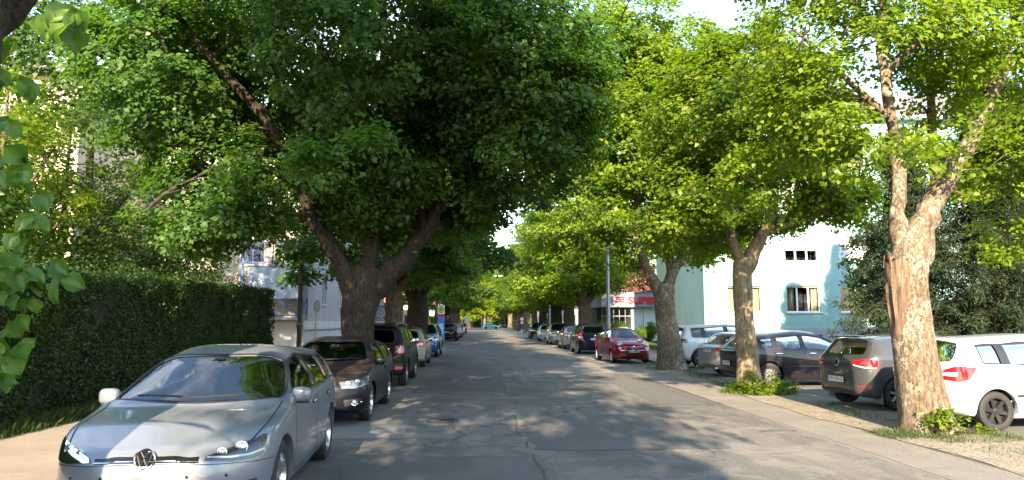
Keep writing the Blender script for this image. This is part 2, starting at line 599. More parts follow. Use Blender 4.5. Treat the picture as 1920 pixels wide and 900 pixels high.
    def ws_outline(s):
        sp = s.sp
        c, t = sp['cowl_x'] + .05, sp['wst_x'] - .02
        w0 = sp.get('ws_w0', .80) * s.sh.W / 2; w1 = sp.get('ws_w1', .60) * s.sh.W / 2
        cv = sp.get('ws_curve', .13)
        lo = [(c + cv * (y / w0) ** 2, y) for y in np.linspace(-w0, w0, 11)]
        hi = [(t + .07 * (y / w1) ** 2, y) for y in np.linspace(w1, -w1, 11)]
        return lo + hi
    def rear_outline(s):
        sp = s.sp
        z0, z1 = sp['rear_z']; w0, w1 = sp['rear_w']
        lo = [(y, z0 + .015 * (y / w0) ** 2) for y in np.linspace(-w0, w0, 9)]
        hi = [(y, z1 - .03 * (y / w1) ** 2) for y in np.linspace(w1, -w1, 9)]
        return lo + hi
    def pane(s, name, outline, proj, mat, inset=.012, grow=1.03, frame=.022, key=None):
        """glass pane and black surround for an outline; proj maps (u,v) to (origin, direction)"""
        n = len(outline)
        cx = sum(p[0] for p in outline) / n; cy = sum(p[1] for p in outline) / n
        def at(f, off):
            r = []
            for (u, v) in outline:
                du, dv = u - cx, v - cy; l = math.hypot(du, dv)
                uu, vv = u + du / l * f, v + dv / l * f
                o, d = proj(uu, vv); r.append(s.ray(o, d, off))
            return r
        rings = []
        for k in (0, .34, .67, 1):
            r = []
            for (u, v) in outline:
                uu, vv = cx + (u - cx) * k, cy + (v - cy) * k
                if k == 1:
                    du, dv = u - cx, v - cy; l = math.hypot(du, dv); uu += du / l * .012; vv += dv / l * .012
                o, d = proj(uu, vv); r.append(s.ray(o, d, -inset))
            rings.append(r)
        mb = MB(); vs = [rings[0][0]]
        for r in rings[1:]: vs += r
        fs = [(0, 1 + i, 1 + (i + 1) % n) for i in range(n)]
        for k in range(2):
            fs += [(1 + k * n + i, 1 + (k + 1) * n + i, 1 + (k + 1) * n + (i + 1) % n, 1 + k * n + (i + 1) % n) for i in range(n)]
        mb.add(vs, fs)
        g = mb.build(name, mat, s.root, smooth=60)
        if frame:
            a = at(-.004, .003); b = at(frame, .003); c = at(-.004, -.03)
            fm = MB()
            fm.add(a + b + c, [(i, (i + 1) % n, n + (i + 1) % n, n + i) for i in range(n)] + [(i, 2 * n + i, 2 * n + (i + 1) % n, (i + 1) % n) for i in range(n)])
            fm.build('window_seal', s.sp.get('seal', BLK), g)
        return g
    def lamp_pair(s, name, lo, hi, mat, off=.008, nu=10, nv=5, inner=None, label=None):
        for sy in (1, -1):
            m = s.mirror_patch(lo, hi, sy, nu=nu, nv=nv, off=off, skirt=.01)
            o = m.build(name, mat, s.root, smooth=50)
            if label: o['label'] = label
            if inner:
                for (nm, ilo, ihi, imat, ioff) in inner:
                    s.mirror_patch(ilo, ihi, sy, nu=8, nv=4, off=ioff, skirt=.004).build(nm, imat, o, smooth=50)
    def wheel(s, x, sy, rimmat, spokes, style='spoke', rim_r=None):
        sp = s.sp; r = sp['rw']; rr = rim_r or r * .66; wd = sp.get('tw', .20)
        yo = s.sh.W / 2 - .035
        m = MB(); h = wd / 2
        m.lathe([(rr, -h * .9), (rr + .015, -h), (r * .88, -h), (r * .97, -h * .86), (r, -h * .6), (r, h * .6), (r * .97, h * .86), (r * .88, h), (rr + .015, h), (rr, h * .9)], 36, axis='y', closed=True)
        w = m.build('wheel', RUB, s.root, smooth=40)
        w.location = (s.X(x), sy * (yo - wd / 2), r)
        if sy < 0: w.rotation_euler = (0, 0, PI)
        d = MB()
        d.lathe([(rr, h * .9), (rr * .96, h * .80), (rr * .93, h * .2), (rr * .93, -h * .6)], 32, axis='y')
        d.lathe([(rr * .93, h * .12), (.001, h * .12)], 32, axis='y', mi=1)
        if style == 'spoke':
            for k in range(spokes):
                a = 2 * PI * k / spokes + .2
                ca, sa = math.cos(a), math.sin(a)
                def q(rad, t, y): return (ca * rad - sa * t, y, sa * rad + ca * t)
                r0, r1 = rr * .2, rr * .95; w0, w1 = rr * (.9 / spokes), rr * (1.35 / spokes) * .62
                vs = [q(r0, -w0, h * .62), q(r0, w0, h * .62), q(r1, w1, h * .80), q(r1, -w1, h * .80), q(r0, -w0, h * .2), q(r0, w0, h * .2), q(r1, w1, h * .2), q(r1, -w1, h * .2)]
                d.add(vs, [(0, 3, 2, 1), (0, 1, 5, 4), (1, 2, 6, 5), (2, 3, 7, 6), (3, 0, 4, 7)])
            d.lathe([(rr * .26, h * .2), (rr * .25, h * .66), (rr * .12, h * .74), (.001, h * .74)], 20, axis='y')
        else:
            d.lathe([(rr * .93, h * .45), (rr * .80, h * .42), (rr * .70, h * .62), (rr * .45, h * .62), (rr * .36, h * .30), (rr * .18, h * .30), (rr * .15, h * .55), (.001, h * .55)], 28, axis='y')
            for k in range(14):
                a = 2 * PI * k / 14
                d.lathe([(.022, 0), (.001, 0)], 8, c=(math.cos(a) * rr * .86, h * .50, math.sin(a) * rr * .86), axis='y', mi=1)
        d.build('rim', [rimmat, WELL], w, smooth=35)
        return w
    def mirrors(s, x=None, z=None, mat=None, size=(.065, .092, .080)):
        sp = s.sp; x = x or sp['cowl_x'] + .38; z = z or sp['belt_f'] + .06
        for sy in (1, -1):
            p = s.side(x + .02, z - .06, sy)
            c = (s.X(x), sy * (abs(p.y) + size[1] - .055), z)
            m = MB()
            m.blob(c, (size[0], size[1], size[2] * .92), .62, .68, 18, 12, 0)
            m.blob((c[0], c[1] - sy * .10, c[2] - .055), (.035, .09, .022), .8, .8, 10, 6, 1)
            m.blob((c[0], c[1], c[2] - size[2] * .9), (size[0] * .85, size[1] * .85, .012), .8, .8, 12, 6, 1)
            o = m.build('wing_mirror', [mat or s.pm, BLK], s.root, smooth=60)
            g = MB(); g.blob((c[0] - size[0] * .80, c[1], c[2]), (.015, size[1] * .85, size[2] * .75), .5, .6, 14, 8)
            g.build('mirror_glass', CHR, o, smooth=60)
    def handles(s, xs, z, mat=None):
        for x in xs:
            for sy in (1, -1):
                p = s.side(x, z, sy, .018)
                m = MB(); m.blob(p, (.10, .014, .017), .7, .6, 14, 8)
                q = s.side(x, z - .003, sy, .002)
                m.blob(q, (.05, .006, .026), .8, .8, 12, 6, 1)
                m.build('door_handle', [mat or s.pm, SEAM], s.root, smooth=60)
    def plate(s, x_end, z, text=None, front=True, w=.52, h=.115, y0=0.0):
        """licence plate standing proud of the bumper"""
        sg = 1 if front else -1
        p = s.ray((s.X(s.sh.L / 2) + sg * 5, y0, z), (-sg, 0, 0))
        X = p.x + sg * .022
        m = MB()
        m.box(min(X - sg * .016, X), max(X - sg * .016, X), y0 - w / 2 - .008, y0 + w / 2 + .008, z - h / 2 - .008, z + h / 2 + .008, 2)
        e = X + sg * .002
        def q(a, b, c, d, mi, k=0.0):
            xx = e + sg * k
            m.add([(xx, a, c), (xx, b, c), (xx, b, d), (xx, a, d)], [(0, 1, 2, 3)], mi)
        q(y0 - w / 2, y0 + w / 2, z - h / 2, z + h / 2, 0)
        # reading direction: front plate is read with +y on the reader's right
        lft = -1 if front else 1
        a = y0 + lft * w / 2; b = a - lft * .04
        q(min(a, b), max(a, b), z - h / 2, z + h / 2, 1, .001)
        q(y0 - w / 2, y0 + w / 2, z + h / 2 - .008, z + h / 2 - .003, 3, .0015)
        q(y0 - w / 2, y0 + w / 2, z - h / 2 + .003, z - h / 2 + .008, 3, .0015)
        o = m.build('number_plate', [PLATE, PBLUE, BLK, PRED], s.root)
        if text:
            t = text_mesh(text, h * .66, .001, INK, width=w * .80)
            t.name = 'plate_lettering'; t.parent = o
            t.location = (e + sg * .0035, y0 - lft * .022, z - h * .23)
            t.rotation_euler = (PI / 2, 0, PI / 2 if front else -PI / 2)
        return o
    def interior(s, col=None, light=None):
        sp = s.sp; c = sp['cowl_x']; W = s.sh.W; b = sp['belt_f']
        cl = col or CLOTH
        m = MB(); m.blob((s.X(c + .38), 0, b - .13), (.34, W / 2 - .10, .14), .5, .5, 16, 10)
        m.blob((s.X(c + .45), 0, .55), (.25, .14, .22), .5, .5, 12, 8)
        m.build('dashboard', TRIM, s.root, smooth=60)
        hr = b + .30
        for sy in (1, -1):
            m = MB(); x = c + 1.12; y = sy * W * .205
            m.blob((s.X(x), y, .50), (.26, .25, .10), .5, .6, 14, 8)
            Rm = Matrix.Rotation(R(-14), 3, 'Y')
            m.blob((s.X(x + .30), y, .80), (.08, .24, .33), .5, .6, 14, 10, M=Rm)
            m.blob((s.X(x + .37), y, hr - .08), (.05, .13, .09), .6, .6, 12, 8)
            m.build('front_seat', cl, s.root, smooth=60)
        m = MB(); x = c + 1.95
        m.blob((s.X(x), 0, .52), (.26, W * .38, .10), .5, .4, 14, 8)
        m.blob((s.X(x + .30), 0, .80), (.08, W * .38, .30), .5, .4, 14, 10, M=Matrix.Rotation(R(-16), 3, 'Y'))
        for y in (-.36, 0, .36): m.blob((s.X(x + .38), y, hr - .12), (.05, .12, .07), .6, .6, 12, 8)
        m.build('rear_seat', cl, s.root, smooth=60)
        m = MB(); pts = []
        cx, cy, cz = c + .80, W * .205, b - .02
        for k in range(19):
            a = 2 * PI * k / 18
            pts.append((s.X(cx) - .10 * math.sin(a), cy + .18 * math.cos(a), cz + .165 * math.sin(a)))
        m.tube(pts, .015, 6, cap=False)
        m.blob((s.X(cx) + .02, cy, cz - .01), (.03, .09, .06), .7, .7, 12, 8)
        m.build('steering_wheel', TRIM if not light else light, s.root, smooth=60)
        # rear-view mirror on the windscreen
        zt = float(s.sh.ptop(sp['wst_x'])) - .16
        p = (s.X(sp['wst_x'] + .02), 0, zt)
        m = MB(); m.blob(p, (.02, .11, .035), .6, .6, 12, 8); m.tube([p, (p[0] - .0, 0, zt + .10)], .012, 6)
        m.build('interior_mirror', simple('mirror_back', (.22, .23, .24), .4) if not light else light, s.root, smooth=60)
    def wipers(s):
        sp = s.sp; c = sp['cowl_x']
        for (ya, yb) in ((.55, -.05), (-.02, -.55)):
            m = MB()
            pts = [s.ray((s.X(c + .10 + .10 * abs(t)), t, 3), (0, 0, -1), .018) for t in np.linspace(ya * s.sh.W / 1.8, yb * s.sh.W / 1.8, 8)]
            m.tube(pts, .009, 5)
            m.build('wiper', BLK, s.root)
    def finish(s, me):
        o = s.extra
        body = link('body', me, s.root)
        me.name = 'body'
        if o.f:
            e = o.mesh('extra', s.extra_m)
            bm = bmesh.new(); bm.from_mesh(me)
            k = len(me.materials)
            n0 = len(bm.faces)
            bm.from_mesh(e); bm.faces.ensure_lookup_table()
            for f in bm.faces[n0:]: f.material_index += k
            bm.to_mesh(me); bm.free()
            for m in s.extra_m: me.materials.append(m)
        me.shade_smooth(); me.set_sharp_from_angle(angle=R(32))
        s.bodyobj = body
        return body
    def common(s):
        """body, glazing, wheels, mirrors, interior"""
        sp = s.sp; L = s.sh.L; W = s.sh.W
        me = s.body()
        gs = sp.get('glass', GLS); gr = sp.get('glass_rear', gs)
        for i, w in enumerate(s.win):
            for sy in (1, -1):
                s.pane('side_window', w, lambda x, z, sy=sy: ((s.X(x), sy * 1.6, z), (0, -sy, 0)), gs if i == 0 else gr)
        s.pane('windscreen', s.ws, lambda x, y: ((s.X(x), y, 3), (0, 0, -1)), sp.get('ws_glass', GLSW))
        s.pane('rear_window', s.rwn, lambda y, z: ((s.X(L + 2), y, z), (1, 0, 0)), gr)
        # pillars blacked out
        for (xa, xb) in zip([a[1] for a in sp['sides'][:-1]], [a[0] for a in sp['sides'][1:]]):
            lo = float(np.interp((xa + xb) / 2, [sp['cowl_x'] + .15, sp['tail_x'] - .3], [sp['belt_f'], sp['belt_r']])) + .01
            hi = s.ztop_side((xa + xb) / 2) + .01
            if sp.get('black_pillars', True):
                for sy in (1, -1):
                    for a in (lo,):
                        pts = [s.side(x, z, sy, .0045) for z in np.linspace(lo, hi, 8) for x in (xa - .03, xb + .03)]
                        s.extra.add(pts, [(2 * i, 2 * i + 1, 2 * i + 3, 2 * i + 2) for i in range(7)], s.xm(sp.get('seal', BLK)))
        # panel gaps
        for sy in (1, -1):
            for xx in sp.get('doors', []):
                b = float(np.interp(xx[1], [sp['cowl_x'] + .15, sp['tail_x'] - .3], [sp['belt_f'], sp['belt_r']]))
                s.ribbon([(xx[0], sy * W / 2, .30), (xx[0], sy * W / 2, .55), (xx[1], sy * W / 2, b)], .013)
            if sp.get('doors'):
                s.ribbon([(sp['doors'][0][0], sy * W / 2, .30), (sp['doors'][-1][0] - .05, sy * W / 2, .30)], .009)
            y = W * .40
            s.ribbon([(.32, sy * y, sp['hood_z'] + .02), (sp['cowl_x'] * .6, sy * W * .43, sp['hood_z'] + .08), (sp['cowl_x'] + .12, sy * W * .43, sp['cowl_z'])], .012)
        for ax in (sp['FO'], sp['FO'] + sp['WB']):
            for sy in (1, -1): s.wheel(ax, sy, sp.get('rim', ALU), sp.get('spokes', 10), sp.get('rim_style', 'spoke'), sp.get('rim_r'))
        s.mirrors(mat=sp.get('mirror_mat'), z=sp.get('mirror_z'), x=sp.get('mirror_x'))
        s.handles(sp['handle_x'], sp['handle_z'], sp.get('handle_mat'))
        s.interior(sp.get('cloth'), sp.get('light_trim'))
        s.wipers()
        return me
    def xm(s, m):
        if m not in s.extra_m: s.extra_m.append(m)
        return s.extra_m.index(m)
    def arch_trim(s, w=.055, mat=None, off=.014):
        sp = s.sp
        for ax in (sp['FO'], sp['FO'] + sp['WB']):
            for sy in (1, -1):
                m = MB(); r0 = sp['rw'] + sp.get('arch', .05) - .002; vs = []
                n = 22
                for i in range(n):
                    a = PI * (-.05 + 1.10 * i / (n - 1))
                    for rr, o in ((r0, -.02), (r0, off), (r0 + w, off), (r0 + w, -.004)):
                        vs.append(s.side(ax - rr * math.cos(a), sp['rw'] + rr * math.sin(a), sy, o))
                fs = [(4 * i + k, 4 * i + k + 1, 4 * i + k + 5, 4 * i + k + 4) for i in range(n - 1) for k in range(3)]
                m.add(vs, fs); m.build('arch_trim', mat or BLK, s.root, smooth=50)
    def sill(s, z0, z1, mat=None, off=.012, xa=None, xb=None):
        sp = s.sp; a = xa or sp['FO'] + sp['rw'] + .07; b = xb or sp['FO'] + sp['WB'] - sp['rw'] - .07; W = s.sh.W / 2
        for sy in (1, -1):
            s.patch([(a, sy * W, z0), (b, sy * W, z0)], [(a, sy * W, z1), (b, sy * W, z1)], nu=12, nv=4, off=off, skirt=.004).build('sill_trim', mat or BLK, s.root, smooth=50)
    def rails(s, mat=None, xa=None, xb=None):
        sp = s.sp; xa = xa or sp['wst_x'] + .15; xb = xb or sp['re_x'] - .1
        for sy in (1, -1):
            m = MB(); W = s.sh.W / 2 * .66
            pts = [s.ray((s.X(x), sy * W, 3), (0, 0, -1), o) for x, o in [(xa, .0), (xa + .10, .035)] + [(x, .045) for x in np.linspace(xa + .25, xb - .25, 6)] + [(xb - .10, .035), (xb, .0)]]
            m.tube(pts, .017, 8)
            m.build('roof_rail', mat or BLK, s.root, smooth=50)
    def place(s, x, y, heading):
        s.root.location = (x, y, GZ)
        s.root.rotation_euler = (0, 0, heading)

GZ = 0.012      # road surface
def text_mesh(body, size, depth, mat, width=None, bold=0.0, center=True):
    cu = bpy.data.curves.new('lettering', 'FONT')
    cu.body = body; cu.size = size * 1.37; cu.extrude = depth; cu.offset = bold
    if center: cu.align_x = 'CENTER'
    o = bpy.data.objects.new('lettering', cu); COL.objects.link(o)
    dg = bpy.context.evaluated_depsgraph_get()
    me = bpy.data.meshes.new_from_object(o.evaluated_get(dg), depsgraph=dg)
    bpy.data.objects.remove(o)
    me.materials.clear(); me.materials.append(mat)
    co = np.array([v.co[:] for v in me.vertices])
    if width and len(co):
        cw = co[:, 0].max() - co[:, 0].min(); k = width / cw
        for v in me.vertices: v.co.x *= k
    return link('lettering', me)
# ------------------------------------------------------------------ the car models
BASE = dict(L=4.255, W=1.80, H=1.452, WB=2.637, FO=.88, rw=.318, hood_z=.745, cowl_x=1.12, cowl_z=.975, wst_x=1.93, peak_x=2.45, re_x=3.86, re_z=1.375,
            tail_x=4.10, tail_z=.98, belt_f=.93, belt_r=1.0, sides=[(1.52, 2.46), (2.56, 3.32), (3.42, 3.74)], rear_z=(1.03, 1.315), rear_w=(.58, .50),
            doors=[(1.30, 1.36), (2.45, 2.48), (3.30, 3.42)], handle_x=(2.28, 3.22), handle_z=.85, clear=.16)

def spec(**k):
    d = dict(BASE); d.update(k); return d

def lamp_ring(c, mb, p, nor, r, mi=0, n=20, t=.010):
    """ring of radius r around p facing nor"""
    nor = Vector(nor).normalized()
    s_ = nor.cross(Vector((0, 0, 1))).normalized(); u = s_.cross(nor)
    pts = [Vector(p) + (s_ * math.cos(2 * PI * k / n) + u * math.sin(2 * PI * k / n)) * r for k in range(n + 1)]
    mb.tube(pts, t, 6, mi, cap=False)

def disc_on(mb, p, nor, r, mi=0, n=20, dome=0.0):
    nor = Vector(nor).normalized()
    s_ = nor.cross(Vector((0, 0, 1))).normalized(); u = s_.cross(nor)
    vs = [Vector(p) + nor * dome]
    for rr, h in ((.6, dome * .7), (1, 0)):
        vs += [Vector(p) + nor * h + (s_ * math.cos(2 * PI * k / n) + u * math.sin(2 * PI * k / n)) * r * rr for k in range(n)]
    fs = [(0, 1 + i, 1 + (i + 1) % n) for i in range(n)] + [(1 + i, 1 + n + i, 1 + n + (i + 1) % n, 1 + (i + 1) % n) for i in range(n)]
    mb.add(vs, fs, mi)

def golf_seven():
    c = Car(spec(paint=paint('silver_blue_paint', (.175, .192, .225), .35, .36, .06), rw=.325, tw=.215, W=1.775, spokes=5, ws_w0=.875, ws_w1=.725, cowl_z=.93, cowl_x=1.07, wst_x=1.90, wst_d=.085, nose_a=.80, hood_z=.725, rail=.115), 'parked_car',
            'light silver hatchback parked nearest, facing us, with tree shade over half its bonnet')
    me = c.common()
    # front lamps: dark housing, bright inner units, clear cover
    lo = [(.08, .42, .618), (.16, .60, .598), (.28, .74, .600), (.40, .83, .622)]
    hi = [(.085, .44, .662), (.18, .58, .728), (.32, .73, .785), (.46, .83, .808)]
    for sy in (1, -1):
        o = c.mirror_patch(lo, hi, sy, nu=14, nv=6, off=.004, skirt=.01).build('headlight', simple('lamp_housing', (.10, .11, .12), .25, .7), c.root, smooth=50)
        for (x, y, z, r) in ((.17, .53, .666, .028), (.26, .655, .69, .040)):
            m = MB(); p = c.snap((c.X(x), sy * y, z), .006); nor = (Vector((1, sy * .35, .1))).normalized()
            disc_on(m, p, nor, r, 0, dome=.012); lamp_ring(c, m, p, nor, r + .006, 0, t=.006)
            m.build('reflector', ALU, o, smooth=50)
        c.mirror_patch([(.10, .44, .638), (.17, .58, .620), (.28, .72, .625), (.40, .82, .652)], [(.10, .44, .652), (.17, .58, .636), (.28, .72, .642), (.40, .82, .67)], sy, nu=12, nv=3, off=.008).build('running_light', WHL, o)
        c.mirror_patch(lo, hi, sy, nu=14, nv=6, off=.013, skirt=.004).build('lamp_cover', CLEAR, o, smooth=50)
        c.mirror_patch([(.39, .81, .69), (.43, .83, .70)], [(.39, .81, .745), (.43, .83, .755)], sy, nu=4, nv=3, off=.009).build('indicator', ORL, o)
        # fog lamp bezel and parking sensors
        f = c.mirror_patch([(.16, .60, .345), (.34, .80, .36)], [(.14, .62, .43), (.30, .80, .44)], sy, nu=8, nv=4, off=.006, skirt=.006).build('fog_light', BLK, c.root, smooth=50)
        m = MB(); p = c.snap((c.X(.20), sy * .70, .395), .010); disc_on(m, p, (1, sy * .4, 0), .035, dome=.008); m.build('fog_lens', WHL, f, smooth=50)
    c.patch([(0, -.405, .632), (0, 0, .632), (0, .405, .632)], [(0, -.41, .718), (0, 0, .718), (0, .41, .718)], nu=22, nv=4, off=.004, skirt=.01).build('grille', GBLK, c.root, smooth=50)
    c.patch([(0, -.40, .644), (0, 0, .644), (0, .40, .644)], [(0, -.40, .651), (0, 0, .651), (0, .40, .651)], nu=22, nv=3, off=.011, skirt=.006).build('grille_strip', CHR, c.root, smooth=50)
    c.patch([(0, -.62, .245), (0, 0, .24), (0, .62, .245)], [(0, -.50, .335), (0, 0, .335), (0, .50, .335)], nu=22, nv=4, off=.004, skirt=.01).build('lower_grille', BLK, c.root, smooth=50)
    for sy in (1, -1):
        c.ribbon([(.08, sy * .05, .585), (.10, sy * .45, .585), (.30, sy * .78, .575), (.55, sy * .89, .56)], .006)
        for y in (.30, .60):
            m = MB(); disc_on(m, c.snap((c.X(.1), sy * y, .50), .003), (1, sy * .2, 0), .012, 0, 12, .002); m.build('parking_sensor', SEAM, c.root)
    # round badge
    p = c.snap((c.X(0), 0, .668), .016); nor = Vector((1, 0, .12)).normalized()
    m = MB(); disc_on(m, p, nor, .072, 1, 28); lamp_ring(c, m, p + nor * .004, nor, .074, 0, 28, t=.0075)
    u = Vector((0, 1, 0)); v = nor.cross(u) * -1
    if v.z < 0: v = -v
    def pt(a, b): return p + nor * .006 + u * a + v * b
    for a, b in (((-.028, .056), (0, .010)), ((.028, .056), (0, .010)), ((-.054, .030), (-.024, -.052)), ((-.024, -.052), (0, -.004)), ((0, -.004), (.024, -.052)), ((.024, -.052), (.054, .030))):
        m.bar(pt(*a), pt(*b), .011, .006, 0)
    m.build('badge', [CHR, GBLK], c.root, smooth=50)
    c.plate(0, .43, 'GU 482 KL', True)
    c.lamp_pair('taillight', [(4.20, .48, .84), (4.10, .80, .84), (3.92, .89, .86)], [(4.19, .46, .95), (4.08, .79, .97), (3.95, .88, .97)], REDL)
    m = MB()                     # pendant hanging from the mirror
    x0 = c.X(2.0); m.tube([(x0 + .03, .02, 1.28), (x0 + .035, .0, 1.20), (x0 + .03, .01, 1.10)], .006, 6); m.blob((x0 + .03, .01, 1.07), (.012, .012, .04), .8, .8, 8, 6, 1)
    m.build('hanging_charm', [simple('cream_cord', (.6, .5, .4), .7), simple('pink_bead', (.55, .12, .22), .4)], c.root)
    m = MB(); m.blob((c.X(1.86), 0, 1.315), (.05, .05, .035), .6, .6, 10, 6); m.build('sensor_housing', BLK, c.root)
    c.finish(me)
    return c

def audi_hatch():
    c = Car(spec(paint=paint('black_blue_paint', (.0015, .002, .006), .0, .4, .62, (.070, .046, .033), coat=.22), L=4.29, W=1.765, H=1.42, WB=2.578, FO=.885, rw=.32, cowl_x=1.15, cowl_z=.96, hood_z=.76,
                 wst_x=1.95, peak_x=2.4, re_x=3.85, re_z=1.33, tail_x=4.12, tail_z=.97, belt_f=.92, belt_r=.99, sides=[(1.54, 2.62), (2.70, 3.55)], rear_z=(1.03, 1.28), rear_w=(.55, .47),
                 doors=[(1.32, 1.36), (2.62, 2.66)], handle_x=(2.42,), handle_z=.83, spokes=7, light_trim=TRIML), 'parked_car',
            'black hatchback with brown dusty bonnet and roof, facing us behind the silver one')
    me = c.common()
    lo = [(.10, .46, .60), (.20, .66, .60), (.42, .83, .65)]
    hi = [(.10, .42, .70), (.24, .66, .745), (.52, .83, .79)]
    for sy in (1, -1):
        o = c.mirror_patch(lo, hi, sy, nu=12, nv=6, off=.004, skirt=.01).build('headlight', simple('dull_reflector', (.30, .31, .33), .25, .6), c.root, smooth=50)
        for (x, y, z, r) in ((.17, .55, .655, .045), (.27, .68, .675, .045)):
            m = MB(); p = c.snap((c.X(x), sy * y, z), .006); disc_on(m, p, (1, sy * .35, .05), r, 0, dome=.012); lamp_ring(c, m, p, (1, sy * .35, .05), r + .006, 1, t=.006)
            m.build('reflector', [simple('dull_reflector', (.30, .31, .33), .25, .6), BLK], o, smooth=50)
        c.mirror_patch(lo, hi, sy, nu=12, nv=6, off=.013, skirt=.004).build('lamp_cover', CLEAR, o, smooth=50)
        f = c.mirror_patch([(.09, .52, .325), (.25, .74, .335)], [(.09, .50, .43), (.25, .76, .44)], sy, nu=8, nv=4, off=.005, skirt=.006).build('air_intake', BLK, c.root, smooth=50)
        m = MB(); p = c.snap((c.X(.16), sy * .66, .385), .012); disc_on(m, p, (1, sy * .3, 0), .034, 0, dome=.010); lamp_ring(c, m, p, (1, sy * .3, 0), .050, 1, t=.008)
        q = [c.snap((c.X(.1), sy * y, .385), .014) for y in np.linspace(.48, .60, 5)]; m.tube(q, .007, 6, 1)
        q = [c.snap((c.X(.25), sy * y, .385), .014) for y in np.linspace(.72, .78, 3)]; m.tube(q, .007, 6, 1)
        m.build('fog_light', [WHL, CHR], c.root, smooth=50)
    g = c.patch([(0, -.24, .30), (0, 0, .29), (0, .24, .30)], [(.05, -.36, .715), (.05, 0, .725), (.05, .36, .715)], nu=14, nv=10, off=.004, skirt=.01).build('grille', GBLK, c.root, smooth=50)
    fr = []
    for y, z in [(-.24, .30), (0, .285), (.24, .30), (.33, .50), (.36, .70), (.30, .728), (0, .733), (-.30, .728), (-.36, .70), (-.33, .50), (-.24, .30)]: fr.append((0, y, z))
    m = MB(); m.tube([c.snap((c.X(0), y, z), .012) for _, y, z in resample(fr, 50)], .011, 6, cap=False)
    m.build('grille_frame', CHR, g, smooth=60)
    m = MB()
    for z in np.linspace(.34, .69, 9):
        w = .25 + (z - .30) * .25
        m.tube([c.snap((c.X(0), y, z), .010) for y in np.linspace(-w, w, 8)], .005, 5)
    m.build('grille_bars', CHR, g)
    c.plate(0, .43, 'S 917 HB', True, w=.50)
    m = MB()
    for k in range(4): lamp_ring(c, m, c.snap((c.X(0), -.075 + .05 * k, .635), .02), (1, 0, 0), .032, t=.004)
    m.build('badge', CHR, c.root)
    m = MB(); x0 = c.X(2.02); m.tube([(x0, -.02, 1.24), (x0, -.02, 1.10)], .004, 5); m.blob((x0, -.02, 1.07), (.02, .035, .05), .8, .8, 10, 6); m.blob((x0, -.02, 1.16), (.02, .03, .03), .8, .8, 10, 6)
    m.build('hanging_charm', simple('pale_green_charm', (.35, .5, .35), .7), c.root)
    c.lamp_pair('taillight', [(4.24, .45, .82), (4.14, .78, .82), (4.0, .87, .84)], [(4.22, .45, .93), (4.12, .78, .95), (4.0, .86, .95)], REDL)
    c.finish(me); return c

